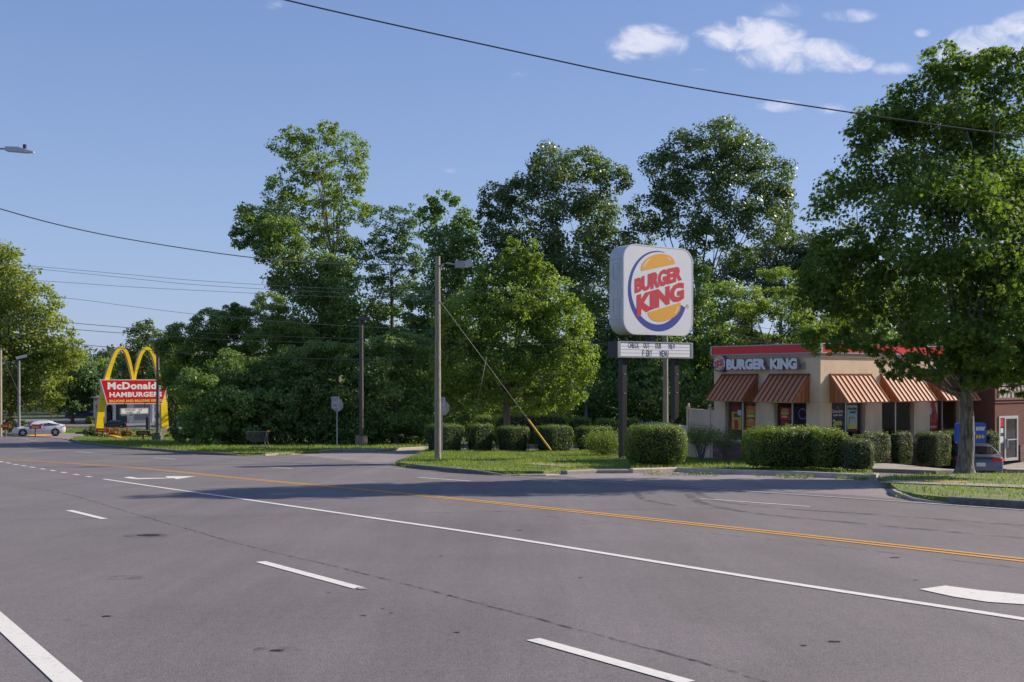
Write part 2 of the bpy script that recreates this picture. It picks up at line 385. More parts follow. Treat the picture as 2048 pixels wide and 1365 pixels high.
def tree(name, label, px, Z, trunk_r, fork_y, blobs, leaf, cover, material, shape='quad', group=None, seed=1, cat='tree', base=None, bark=None, rc=(.22,.42), kfac=1.0, trunk=True, dep=.95, tb=0.0, flat=.7, lean=0, limbr=1.0, dy=0.0, bdy=None, twig=True, trunks=None):
    rnd = random.Random(seed); rs = np.random.RandomState(seed)
    b0 = base if base is not None else onY(px, Z); root = thing(name, label, cat, b0, 0, group); o = np.array(b0)
    fork = P(px+lean, fork_y, Z); C = []; S = []; T = []; O = []; tb_mb = MB()
    crown_c = np.zeros(3); blist = []
    for i, bl in enumerate(blobs):
        x, y, rx, ry = bl[:4]; d = bl[4] if len(bl) > 4 else rnd.uniform(-.5, .5)*(bdy if bdy is not None else 1.6)*rx/F*Z
        c = P(x, y, Z); c.y += d + dy; blist.append((c, rx/F*Z, ry/F*Z)); crown_c += np.array(c)
    crown_c /= len(blobs)
    for (c, rx, ry) in blist:
        n = int(COVX*cover*math.pi*rx*ry/(AREA[shape]*leaf*leaf)); K = max(4, int(kfac*9*(rx*ry)**.35*1.6))
        dirs = rs.normal(size=(K,3)); dirs /= np.linalg.norm(dirs, axis=1)[:,None]; rad = rs.uniform(.45, 1.05, K)**.6
        cc = np.array(c) + dirs*np.array([rx, rx*dep, ry])*rad[:,None]
        cr = rs.uniform(rc[0], rc[1], K)*min(rx, ry)*1.1*RCX
        wgt = cr**2; wgt /= wgt.sum(); cnt = rs.multinomial(n, wgt); ct = rs.uniform(-.22, .22, K)
        for j in range(K):
            m = cnt[j]
            if m == 0: continue
            g = rs.normal(size=(m,3)); g /= np.linalg.norm(g, axis=1)[:,None]; g *= (rs.uniform(.15, 1.25, m)**.5)[:,None]
            pts = cc[j] + g*np.array([1,1,flat])*cr[j]
            C.append(pts); S.append(leaf*rs.uniform(.6, 1.3, m)); T.append(np.clip(.45+tb+ct[j]+rs.normal(size=m)*.17, 0, 1))
            ou = pts-crown_c; ou /= (np.linalg.norm(ou, axis=1)[:,None]+1e-6); O.append(.5*ou+.6*g)
        if trunk:
            f0 = fork.lerp(c, 0); mid = fork.lerp(c, .55) + Vector((rnd.uniform(-.1,.1), rnd.uniform(-.1,.1), rnd.uniform(-.05,.1)))*(c-fork).length
            st = fork - Vector((0,0,rnd.uniform(0, .12)*(c-fork).length)); r0 = trunk_r*rnd.uniform(.28, .5)*limbr*LIMX
            tb_mb.tube([st, mid.lerp(st,.5)+Vector((0,0,-.04*(c-fork).length)), mid, c], [r0, r0*.75, r0*.5, r0*.22], 6, cap=False)
            if twig:
                for j in rs.choice(K, min(K, 7), replace=False):
                    e = Vector(cc[j]); q = c.lerp(mid, rnd.uniform(0, .6)); tb_mb.tube([q, q.lerp(e,.5)+Vector((0,0,-.05*(e-q).length)), e], [r0*.3, r0*.18, r0*.06], 4, cap=False)
    if trunk:
        ts = trunks if trunks else [(px, px+lean, trunk_r)]
        for (xa, xb, tr) in ts:
            A = Vector(b0) + Vector(((xa-px)/F*Z, 0, -.3)); B = P(xb, fork_y, Z); pts = []; rr = []
            for i in range(17):
                t = (i/16)**1.4; q = A.lerp(B, t) + Vector(((math.sin(t*5+seed)-math.sin(seed))*tr*.14, math.cos(t*4)*tr*.12, 0)); pts.append(q)
                rr.append(tr*((1-.35*t) + .85*min(1, max(0, 1-(t-.07)*6))**1.6))
            tb_mb.tube(pts, rr, 12)
        tb_mb.build('trunk', bark or BARK(), root, world=True, smooth_=True)
    C = np.concatenate(C)-o; l = leafmesh('crown', C, np.concatenate(S), np.concatenate(T), shape, material, root, np.concatenate(O), ob=.9, seed=seed)
    return root
def hedge(label, c, sx, sy, h, rz, leaf, n, material, group, seed, e=4.0, top_fuzz=.06, core=None, name='hedge', bulge=0.0, extra=0):
    "clipped hedge: superellipsoid shell of small leaves round a dark twiggy core"
    rs = np.random.RandomState(seed); root = thing(name, label, 'hedge' if name == 'hedge' else 'shrub', c, rz, group)
    g = rs.normal(size=(n,3)); g /= np.abs(g).max(axis=1)[:,None]*rs.uniform(.999,1.001,n)[:,None]
    # points on a rounded box
    f = rs.randint(0, 3, n); q = rs.uniform(-1, 1, (n,3)); sgn = rs.choice([-1,1], n); q[np.arange(n), f] = sgn
    low = (f == 2) & (sgn < 0); q[low,2] = 1; 
    d = (np.abs(q)**e).sum(axis=1)**(1/e); s = q/d[:,None]
    r = 1 + rs.normal(size=n)*.016
    fr = 2.2; 
    w = np.array([mnoise.noise(Vector((p[0]*fr*sx, p[1]*fr*sy, p[2]*fr*h+seed*7))) for p in s])
    r = r + w*.07
    if bulge: r *= 1
    half = np.array([sx/2, sy/2, h/2]); pts = s*half*r[:,None]; pts += rs.normal(size=(n,3))*leaf*.25; pts[:,2] += h/2
    taper = 1-.07*np.clip(1-pts[:,2]/(h*.35), 0, 1); pts[:,:2] *= taper[:,None]
    m = (s[:,2] > .6) & (w > .0) & (rs.uniform(size=n) < .3); pts[m,2] += np.abs(rs.normal(size=m.sum()))*top_fuzz
    pts[:,2] = np.maximum(pts[:,2], .02)
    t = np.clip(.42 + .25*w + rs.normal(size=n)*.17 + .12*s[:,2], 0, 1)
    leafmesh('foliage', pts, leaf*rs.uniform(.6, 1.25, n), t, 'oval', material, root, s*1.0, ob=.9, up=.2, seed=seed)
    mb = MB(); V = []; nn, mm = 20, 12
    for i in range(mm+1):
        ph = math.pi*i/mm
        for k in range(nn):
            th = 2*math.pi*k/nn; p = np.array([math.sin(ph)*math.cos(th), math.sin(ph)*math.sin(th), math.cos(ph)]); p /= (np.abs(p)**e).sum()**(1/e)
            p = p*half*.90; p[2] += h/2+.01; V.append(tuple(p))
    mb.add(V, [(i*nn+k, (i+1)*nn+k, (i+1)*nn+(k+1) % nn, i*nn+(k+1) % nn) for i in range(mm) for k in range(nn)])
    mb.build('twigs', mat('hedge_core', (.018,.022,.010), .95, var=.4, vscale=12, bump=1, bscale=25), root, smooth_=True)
    return root
def grass_blades(name, poly, n, h, seed, material, dz=.12, wd=.012, clump=.0):
    rs = np.random.RandomState(seed); xs = [p[0] for p in poly]; ys = [p[1] for p in poly]
    P_ = np.array(poly); out = []
    X = rs.uniform(min(xs), max(xs), n*4); Y = rs.uniform(min(ys), max(ys), n*4); ins = np.zeros(len(X), bool); j = len(P_)-1
    for i in range(len(P_)):
        xi, yi = P_[i]; xj, yj = P_[j]
        c = ((yi > Y) != (yj > Y)) & (X < (xj-xi)*(Y-yi)/(yj-yi+1e-12)+xi); ins ^= c; j = i
    X = X[ins][:n]; Y = Y[ins][:n]; n = len(X)
    nz = np.array([mnoise.noise(Vector((x*.7, y*.7, seed))) for x, y in zip(X, Y)])
    Zb = np.array([zg(x, y) for x, y in zip(X, Y)]) + dz - .01
    hh = h*rs.uniform(.4, 1.2, n)*(1+.8*nz); a = rs.uniform(0, 6.283, n); lean = rs.normal(size=(n,2))*.35*hh[:,None]; w = wd*rs.uniform(.7, 1.5, n)
    V = np.zeros((n,3,3), np.float32)
    V[:,0] = np.stack([X+np.cos(a)*w, Y+np.sin(a)*w, Zb], 1); V[:,1] = np.stack([X-np.cos(a)*w, Y-np.sin(a)*w, Zb], 1); V[:,2] = np.stack([X+lean[:,0], Y+lean[:,1], Zb+hh], 1)
    me = bpy.data.meshes.new(name); me.vertices.add(n*3); me.vertices.foreach_set('co', V.ravel()); me.loops.add(n*3); me.polygons.add(n)
    me.loops.foreach_set('vertex_index', np.arange(n*3, dtype=np.int32)); me.polygons.foreach_set('loop_start', (np.arange(n)*3).astype(np.int32)); me.polygons.foreach_set('loop_total', np.full(n, 3, np.int32)); me.update(calc_edges=True)
    at = me.attributes.new('tint', 'FLOAT', 'POINT'); at.data.foreach_set('value', np.repeat(np.clip(.5+nz*.9+rs.normal(size=n)*.2, 0, 1), 3).astype(np.float32))
    me.materials.append(material); o = bpy.data.objects.new(name, me); COL.objects.link(o); return o
# ---------------------------------------------------------------- ground, road, kerbs, markings
M_grass = mat('lawn_soil', (.055,.085,.018), .9, col2=(.13,.16,.045), vscale=.8, bump=.6, bscale=12)
M_dirt = mat('wood_floor', (.035,.04,.018), .95, col2=(.07,.075,.03), vscale=1.2)
M_road = asphalt('road_asphalt', .138, 1.06)
M_lot = asphalt('lot_asphalt', .165, 1.08, .8)
M_apron = asphalt('apron_asphalt', .20, 1.10, .9)
M_conc = mat('concrete', (.30,.27,.23), .9, var=.22, vscale=6, bump=.4, bscale=40)
M_concd = mat('concrete_old', (.32,.27,.22), .95, var=.35, vscale=8, bump=.6, bscale=30)
M_kerbd = mat('kerb_dark', (.15,.135,.12), .9, var=.35, vscale=7, bump=.5, bscale=30)
M_white = worn_paint('white_road_paint', (.62,.60,.56)); M_yel = worn_paint('yellow_road_paint', (.62,.30,.035))
M_orange = worn_paint('orange_kerb_paint', (.75,.27,.01), .36); M_tact = mat('tactile_paint', (.50,.26,.06), .8, var=.2, vscale=20)
def make_ground():
    xs = sorted(set([-1500,-900,-500,-300,-200,-150,-120,-100,-80,-70] + list(range(-64, 45)) + [50,60,80,110,150,220,350,600,1000,1500]))
    ys = sorted(set([-60,-40,-30] + list(range(-20, 131)) + [140,160,200,260,400,700,1200,2500]))
    vs = [(x, y, zg(x, y)-.07) for y in ys for x in xs]; n = len(xs)
    fs = [(j*n+i, j*n+i+1, (j+1)*n+i+1, (j+1)*n+i) for j in range(len(ys)-1) for i in range(n-1)]
    MB().add(vs, fs).build('ground', mat('ground_grass', (.035,.055,.015), .95, col2=(.07,.095,.03), vscale=.6), kind='structure')
make_ground()
px = lambda *a: [G2(*q) for q in a]
KA = px((2900,1092),(2400,1047),(2048,1017),(1900,1007.5),(1835,1001),(1797,992))                       # right kerb
KB = px((1121,949),(1087,951.5),(1002,951.5),(912,945.5),(840,938),(790,932))                             # island kerb
KC = px((590,908.6),(530,911.6),(480,911.8),(391,909.4),(330,903.5),(244,897.5),(190,890.5),(140,885))  # left kerb
KD = px((42,878),(0,875),(-80,870.5),(-250,863))
road_far = KA + px((1700,985),(1500,972),(1300,962)) + KB + px((730,924),(660,917)) + KC + px((90,880.5)) + KD
e0 = road_far[-1]
road_poly = [(40,-16),(20,-30)] + [(24+18,-2)] + road_far + [(e0[0]-60, e0[1]+16), (-140,110), (-110,60), (-40,8), (-14,-10), (0,-24)]
road_poly = [(60,-8)] + road_far + [(e0[0]-70, e0[1]+10), (-150,92), (-100,62), (-40,22), (-14,4), (2,-12), (20,-24)]
sheet('road', road_poly, 0.0, M_road)
# entrance apron, drives and lots
sheet('entrance_driveway', px((1100,951),(1121,948.6),(1190,944.8),(1262,944),(1290,943),(1353,941),(1480,946),(1590,949.5),(1748,956.5),(1760,961),(1775,970),(1790,984),(1800,993),(1835,1003),(1700,991),(1400,974),(1200,960)), .002, M_apron)
sheet('entrance_lane', px((1746,957),(1752,948),(1740,935),(2150,935),(2150,962),(1860,957),(1765,962)), .004, M_lot)
sheet('exit_driveway', px((586,908.8),(640,908),(672,904.5),(760,904),(860,898.5),(1000,896),(1300,896),(1300,904.5),(860,903.6),(846,912),(795,930.5),(775,932),(700,922),(620,913)), .002, M_apron)
sheet('parking_lot', [tuple(onY(x_, y_))[:2] for x_, y_ in ((860,66),(1150,55),(1400,49),(1400,70),(1100,80),(760,80),(640,75))], -.02, M_lot)
sheet('side_lot', [(17.5,34.5),(40,30),(60,55),(30,60),(14,47)], .003, M_lot)
lawnA = px((790,931),(840,937),(912,944.5),(1002,950.5),(1087,950.5),(1121,948),(1190,944),(1262,943),(1262,945.3),(1300,944.5),(1353,942.6),(1480,947.6),(1590,951),(1748,958.3),(1744,949),(1700,940),(1650,925),(1560,921),(1440,917),(1400,913),(1250,908),(1160,905),(850,905),(835,914),(800,927))
lawnB = px((1797,991.3),(1835,1000.8),(1900,1007),(2048,1015.5),(2400,1046),(2900,1090)) + [(46,22),(36,30.5),(17.5,31.6)] + px((1868,956),(1790,960),(1756,964),(1778,975))
lawnC = px((590,908),(530,911),(480,911),(391,908.6),(330,902.8),(244,896.8),(190,890),(140,884.6),(160,881.5),(280,880),(420,882),(560,888),(760,889),(900,892),(860,897.5),(760,903),(672,903.5),(636,907))
lawnD = px((118,874.8),(160,872),(250,880),(330,880),(420,880),(420,868),(150,861),(60,861),(52,872))
lawnE = px((42,876.5),(120,874),(60,869),(0,867.5),(-120,860),(-250,858),(-250,862),(-80,869.5),(0,874))
M_lawn = mat('lawn', (.075,.12,.022), .9, col2=(.19,.21,.07), vscale=.9, bump=.8, bscale=14)
for nm, pl in (('front_lawn', lawnA), ('corner_lawn', lawnB), ('roadside_verge', lawnC), ('flower_island', lawnD), ('exit_verge', lawnE)):
    sheet(nm, pl, .12, M_lawn, skirt=.25, rough=.02)
sheet('far_parking_lot', px((-200,861),(60,861.5),(150,861.5),(330,864),(420,864),(420,846),(100,842.5),(-200,842.5)), .01, M_lot, step=3)
sheet('far_driveway', px((48,877.5),(90,880),(138,884.4),(160,881),(165,878),(250,880),(160,873),(120,874)), .012, M_apron, step=2)
# kerbs
kerb('kerb', KA[:4][::-1], M_kerbd, top=1); kerb('kerb', px((1782,979),(1797,992.5),(1835,1002),(1905,1008.5)), M_concd, h=.145, w=.2)
kerb('kerb', KB[1:][::-1], M_kerbd); kerb('kerb', px((985,951.6),(1040,952.2),(1087,951.6),(1128,948.5)), M_concd, h=.145, w=.2)
kerb('kerb', KC[1:][::-1], M_kerbd); kerb('kerb', px((480,912.2),(530,912),(600,908.6)), M_concd, h=.145, w=.2)
M_kl = mat('kerb_light', (.48,.40,.33), .9, var=.2, vscale=5, bump=.4, bscale=30)
kerb('kerb', px((1262,946.5),(1300,945.5),(1353,943.8),(1480,948.8),(1590,952.3),(1748,960)), M_kl, h=.145, w=.22, top=1)
kerb('kerb', px((1128,949.2),(1190,946.8),(1256,946.6)), M_conc, h=.125, w=.3, top=1); kerb('kerb', px((1746,957),(1752,950),(1744,946)), M_conc); kerb('kerb', px((1745,962),(1762,960.5),(1775,966)), M_conc, h=.18, w=.3)
kerb('kerb', px((640,907),(672,903.8),(760,903.4),(860,898)), M_conc, h=.16, top=1); kerb('kerb', KD, M_kerbd)
kerb('kerb', px((171,876.5),(205,878),(240,880.5),(272,881.5)), M_orange, h=.24, w=.5); kerb('kerb', px((0,873),(-60,869),(-200,861)), M_orange, h=.2, w=.3)
kerb('kerb', px((42,878),(70,876.8),(122,875)), M_orange, h=.10, w=.4); kerb('kerb', px((0,868.5),(44,869.5)), M_orange, h=.3, w=.3)
# sidewalks
def walk(name, pts, w, m=M_conc, dz=.143): mb = MB(); ribbon_mb(mb, pts, w, dz); return mb.build(name, m, kind='structure')
walk('sidewalk', px((1055,934.5),(1120,938.5),(1180,942.5)), 1.1); walk('tactile_strip', px((1124,943),(1198,941.3)), .7, M_tact, .150)
walk('sidewalk', px((1772,974),(1860,977.5),(2048,985),(2400,1005),(2800,1035)), 1.15); walk('tactile_strip', px((1850,974),(1935,976)), .55, M_tact, .150)
# restaurant side pavement (raised concrete beside the drive-through)
sheet('restaurant_pavement', px((1668,933),(1700,936),(1738,945),(1800,947),(1872,950),(1905,949))+[(18.0,37.3),(21.5,42.4),(12.5,39.5)], .13, M_conc, skirt=.3)
sheet('door_pavement', [(19.6,41.5),(23.5,38.8),(30,43.5),(26,47.5),(20,44)], .28, M_conc, skirt=.5)
# painted lines
yel = smoothline(px((-200,911.5),(0,919.5),(120,926.3),(240,934.3),(320,941),(500,959.2),(760,983.5),(1024,1010),(1524,1063.5),(2048,1121.5),(2700,1196)))
mb = MB(); ribbon_mb(mb, yel, .10, .006, off=.105); ribbon_mb(mb, yel, .10, .006, off=-.105); mb.build('yellow_centre_line', M_yel, kind='structure')
wl = smoothline(px((207,958.8),(320,975.5),(500,1001),(750,1037.5),(1024,1078),(1524,1159),(2048,1239.5),(2700,1345)))
mb = MB(); ribbon_mb(mb, wl, .125, .006); mb.build('white_lane_line', M_white, kind='structure')
edge = smoothline(px((-150,871),(0,878.2),(60,885),(160,892.8),(270,900.5),(377,909.3),(480,917.8),(617,927.5),(760,936),(1024,953.5),(1334,973),(1700,997.5),(2048,1021.5),(2600,1062),(3200,1110)))
mb = MB(); ribbon_mb(mb, edge, .10, .013); mb.build('white_edge_line', worn_paint('faded_paint', (.42,.41,.40), .5), kind='structure')
nd = Vector((.820,.572)); dd = Vector((-.572,.820))
nearl = [(dd*u + nd*1.46) for u in (-14,-6,0,3,6,9,12,16,24,36)]; mb = MB(); ribbon_mb(mb, [tuple(q) for q in nearl], .15, .006); mb.build('near_edge_line', M_white, kind='structure')
mb = MB()
for a, b, w in (((1066,1280),(1376,1366.5),.125),((521,1124.5),(718,1177.5),.125),((138,1021.5),(209,1039),.125),((837,955.5),(940,963),.11),((1402,998),(1620,1014),.085),((522,933.5),(585,938.3),.1),((307,916),(353,919.5),.1),((152,904),(187,906.5),.12),((38,893),(62,895.3),.14),((-60,983),(-20,989),.12),((1740,1476),(2080,1575),.125)):
    ribbon_mb(mb, px(a, b), w, .006)
mb.build('lane_dashes', M_white, kind='structure')
mb = MB()
for q in ((1,924.3),(16,926.6),(31,929.6),(47,932.2),(64,935.2),(85,938.6),(105,941.8),(127,945.6),(152,949.8),(177,954)): ribbon_mb(mb, px((q[0]-3.5,q[1]-.6),(q[0]+5,q[1]+.8)), .14, .006)
mb.build('dotted_lane_line', M_white, kind='structure')
def flat(name, pts, m, dz=.007): return sheet(name, px(*pts), dz, m)
flat('turn_arrow_marking', [(247,955.5),(262,954.3),(275,957.2),(335,956.4),(330,953.4),(392,953.2),(352,959.4),(348,957.3),(275,959.3),(255,957.5)], M_white)
flat('turn_arrow_marking', [(1839,1180),(1891,1172.8),(1960,1182),(2048,1190.5),(2120,1197),(2120,1217),(2048,1210.5),(1975,1205.5),(1904,1194.5)], M_white)
# seams, tyre marks, stains
rnd = random.Random(4)
def seam(pts, w, m, dz, st=.12): mb = MB(); ribbon_mb(mb, smoothline(px(*pts), 4), w, dz, step=st, jit=.7, rnd=rnd); mb.build('road_seam', m, kind='structure')
M_seam = soft_mark('seam_tar', (.025,.025,.027), .75, 9)
seam([(-100,958),(0,969),(125,987),(250,1023),(375,1059),(500,1094),(700,1141),(1024,1225),(1120,1251),(1250,1285),(1400,1325),(1524,1362),(1650,1396)], .024, M_seam, .004)
seam([(900,1019),(1024,1026),(1300,1056),(1600,1086),(2048,1138)], .03, soft_mark('seam_thin', (.03,.03,.032), .6, 5), .004)
seam([(900,1060),(1100,1050),(1350,1043)], .02, soft_mark('seam_thin2', (.03,.03,.032), .4, 5), .004)
M_tyre = soft_mark('tyre_rubber', (.02,.02,.022), .38, 3)
for pts, w in ((((1376,988),(1400,1005),(1500,1026),(1700,1046),(2048,1078)), .2), (((1390,985),(1440,1003),(1560,1017),(1750,1030),(2048,1052)), .2), (((1270,985),(1290,1000),(1350,1012)), .16), (((1500,990),(1620,982),(1740,974)), .18)):
    mb = MB(); ribbon_mb(mb, smoothline(px(*pts), 6), w, .005); mb.build('tyre_mark', M_tyre, kind='structure')
M_patch = mat('tar_spot', (.015,.015,.018), .7); M_stain = soft_mark('oil_stain', (.035,.033,.035), .30, 7)
def spot(name, x, y, a, b, m):
    c = G(x, y); pts = []
    for k in range(14): th = k/14*6.283; r = rnd.uniform(.75, 1.15); pts.append((c.x+math.cos(th)*a*r, c.y+math.sin(th)*b*r))
    sheet(name, pts, .005, m)
spot('pothole', 300, 1071, .17, .16, M_patch); spot('oil_stain', 245, 1156, .26, .16, M_stain); spot('oil_stain', 290, 1072, .35, .3, M_stain); spot('tar_spot', 213, 1233.5, .04, .03, M_patch)
for x, y, a in ((657,1186,.025),(728,1232,.03),(783,1227,.022),(766,1218,.02),(914,1266,.03),(899,1192,.03),(1039,1061,.05),(1162,1156,.03),(1790,1116,.07),(1832,1161,.03),(1668,1284,.05),(1608,1292,.03),(882,1113,.03),(484,1127,.02),(553,1302,.05)):
    spot('tar_spot', x, y, a, a*.5, M_patch)
spot('oil_stain', 550, 1301, .2, .1, M_stain); flat('worn_dash_end', [(712,1176),(728,1176.5),(736,1179.5),(718,1180.5)], worn_paint('worn_paint', (.33,.32,.31), .55))
# grass
M_blade = leafmat('grass_blade', (.07,.14,.018), (.24,.29,.065), .35, .6)
for pl, n, h, s in ((lawnA, 52000, .10, 1), (lawnB, 26000, .10, 2), (lawnC, 30000, .15, 3), (lawnD, 8000, .15, 4)):
    tag(grass_blades('grass', pl, n, h, s, M_blade, wd=.011 if s < 3 else .02), kind='stuff')
weed = []
for a, b, n in ((KB[0], KB[2], 60), (px((1290,950))[0], px((1745,961))[0], 160), (px((780,931))[0], px((840,938))[0], 60), (px((480,913))[0], px((600,910))[0], 60), (px((1800,996))[0], px((1900,1009))[0], 30)):
    for i in range(n): t = rnd.random(); weed.append((a[0]+(b[0]-a[0])*t+rnd.gauss(0,.10), a[1]+(b[1]-a[1])*t+rnd.gauss(0,.10)))
W = []
for (x, y) in weed:
    if mnoise.noise(Vector((x*1.3, y*1.3, 9))) < -.05: continue
    for k in range(9): W.append((x+rnd.gauss(0,.06), y+rnd.gauss(0,.06), zg(x,y)+abs(rnd.gauss(0,.05))+.02))
o = leafmesh('weeds', np.array(W), .05, np.random.RandomState(1).uniform(.2,.9,len(W)), 'oval', M_blade, seed=3); tag(o, kind='stuff')
# ---------------------------------------------------------------- shared materials
RZ = R(34.9)
M_stucco = mat('stucco', (.70,.53,.37), .9, var=.13, vscale=1.6, bump=.35, bscale=60, stretch=(1,1,.45)); M_brown = mat('brown_stucco', (.17,.065,.045), .9, var=.12, vscale=1.5, bump=.3, bscale=50)
M_copper = mat('copper_awning', (.50,.22,.125), .6, metal=.0, spec=.15, var=.10, vscale=1.5); M_copperd = mat('copper_seam_shade', (.20,.065,.035), .6, spec=.15)  # seam copper is darkened to paint in the shadow along each seam
M_red = mat('red_panel', (.72,.014,.018), .35, var=.15, vscale=1.2); M_trim = mat('silver_trim', (.36,.38,.42), .4, metal=.3); M_alu = mat('aluminium', (.42,.43,.45), .35, metal=.5)
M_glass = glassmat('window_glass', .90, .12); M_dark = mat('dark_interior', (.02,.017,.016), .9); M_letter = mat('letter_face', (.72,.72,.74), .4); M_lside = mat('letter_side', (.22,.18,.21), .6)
M_black = mat('black_paint', (.012,.012,.016), .4); M_postm = mat('pole_paint', (.012,.012,.017), .45); M_signw = mat('sign_white', (.70,.70,.73), .35, var=.04, vscale=1.2)
M_blue = mat('emblem_blue', (.022,.045,.30), .4); M_bred = mat('emblem_red', (.55,.022,.03), .4); M_bun = mat('emblem_orange', (.75,.36,.03), .4); M_cab = mat('cabinet_metal', (.46,.48,.50), .5, var=.12, vscale=2)
M_wood = mat('pole_wood', (.30,.26,.20), .9, var=.28, vscale=8, bump=1, bscale=14, stretch=(3,3,.25)); M_grey = mat('grey_metal', (.30,.31,.33), .45, metal=.3)
M_brz = mat('bronze_pole', (.075,.06,.058), .5); M_cblock = mat('concrete_block', (.19,.16,.13), .9, var=.3, vscale=5, bump=.4, bscale=30)
def stone():
    m = bpy.data.materials.new('ledge_stone'); m.use_nodes = True; nt = m.node_tree; N = nt.nodes; L = nt.links; b = N['Principled BSDF']; b.inputs['Roughness'].default_value = .85
    tc = N.new('ShaderNodeTexCoord'); sp = N.new('ShaderNodeSeparateXYZ'); L.new(tc.outputs['Object'], sp.inputs[0]); ad = N.new('ShaderNodeMath'); L.new(sp.outputs[0], ad.inputs[0]); L.new(sp.outputs[1], ad.inputs[1])
    cb = N.new('ShaderNodeCombineXYZ'); L.new(ad.outputs[0], cb.inputs[0]); L.new(sp.outputs[2], cb.inputs[1])
    br = N.new('ShaderNodeTexBrick'); L.new(cb.outputs[0], br.inputs[0]); br.inputs['Scale'].default_value = 1; br.inputs['Brick Width'].default_value = .42; br.inputs['Row Height'].default_value = .10; br.inputs['Mortar Size'].default_value = .006
    br.inputs['Color1'].default_value = (.26,.14,.12,1); br.inputs['Color2'].default_value = (.13,.07,.075,1); br.inputs['Mortar'].default_value = (.04,.03,.03,1)
    L.new(br.outputs[0], b.inputs['Base Color']); bp = N.new('ShaderNodeBump'); bp.inputs['Distance'].default_value = .03; L.new(br.outputs['Fac'], bp.inputs['Height']); bp.invert = True; L.new(bp.outputs[0], b.inputs['Normal']); return m
M_stone = stone()
def ellipse(cx, cy, a, b, n=28, t0=0, t1=360): return [(cx+a*math.cos(R(t0+(t1-t0)*i/n)), cy+b*math.sin(R(t0+(t1-t0)*i/n))) for i in range(n+(0 if t1-t0 == 360 else 1))]
def rrect(a0, b0, a1, b1, r, n=7):
    out = []
    for cx, cy, t in ((a1-r,b1-r,0),(a0+r,b1-r,90),(a0+r,b0+r,180),(a1-r,b0+r,270)): out += [(cx+r*math.cos(R(t+90*i/n)), cy+r*math.sin(R(t+90*i/n))) for i in range(n+1)]
    return out
def bun_emblem(parent, fr, k, c0):
    "the round emblem; k scales 1.71 m radius"
    def S(p): return [(a*k, b*k) for a, b in p]
    cr = MB(); n = 40; o = []; i_ = []
    for j in range(n+1):
        t = j/n; th = R(78 + t*(338-78)); w = .02+.36*t**.9; o.append((1.71*math.cos(th), 1.71*math.sin(th)))
        i_.append(((1.71-w)*math.cos(th)+.0*t, (1.71-w)*math.sin(th)))
    vs = [fr.p(a*k, b*k, c0+.002) for a, b in o] + [fr.p(a*k, b*k, c0+.002) for a, b in i_]
    cr.add(vs, [(j, j+1, n+1+j+1, n+1+j) for j in range(n)]); cr.build('crescent', M_blue, parent)
    def dome(x0, y0, x1, y1, h, up):
        dx, dy = x1-x0, y1-y0; L_ = math.hypot(dx, dy); ux, uy = dx/L_, dy/L_; nx, ny = -uy*up, ux*up; pts = []
        for j in range(25):
            th = math.pi*j/24; s = .5-.5*math.cos(th); hh = h*(math.sin(th)**.85); pts.append((x0+ux*L_*s+nx*hh, y0+uy*L_*s+ny*hh))
        return S(pts)
    for args in ((-.97,.80,.97,1.22,.56,1), (-.62,-.93,1.28,-.42,.58,-1)):
        mb = MB(); mb.fpoly(fr, dome(*args), c0+.003); bn = mb.build('bun', M_bun, parent)
        x0, y0, x1, y1, h, up = args; hl = MB()
        th0, th1 = ((18, 62), (140, 168))[0 if up > 0 else 1], 0
        for (ta, tb) in (((14,60),(138,158)) if up > 0 else ((132,165),)):
            dx, dy = x1-x0, y1-y0; L_ = math.hypot(dx, dy); ux, uy = dx/L_, dy/L_; nx, ny = -uy*up, ux*up; q = []
            for rr in (.86, .80):
                row = []
                for j in range(9):
                    th = R(ta+(tb-ta)*j/8); s = .5-.5*math.cos(th)*rr; row.append(((x0+ux*L_*s+nx*h*rr*math.sin(th)**.85), (y0+uy*L_*s+ny*h*rr*math.sin(th)**.85)))
                q.append(row)
            hl.fpoly(fr, S(q[0]+q[1][::-1]), c0+.005)
        hl.build('highlight', M_signw, bn)
    mb = MB()
    def w1(a, b, x, y): return a, b + a*.26 + .10*k*(math.sin(math.pi*x))*(y-.3)
    mb.ftext(fr, 'BURGER', -1.33*k, .19*k, 1.38*k, .80*k, c0+.006, bold=.06, warp=w1)
    def w2(a, b, x, y): return a, b + a*.26 + (-.14*k*(1-y)*(abs(x-.0)<.3)*(1-x/.3) if x < .3 else 0)
    mb.ftext(fr, 'KING', -1.22*k, -.70*k, 1.50*k, .11*k, c0+.006, bold=.06, warp=w2)
    mb.build('lettering', M_bred, parent)

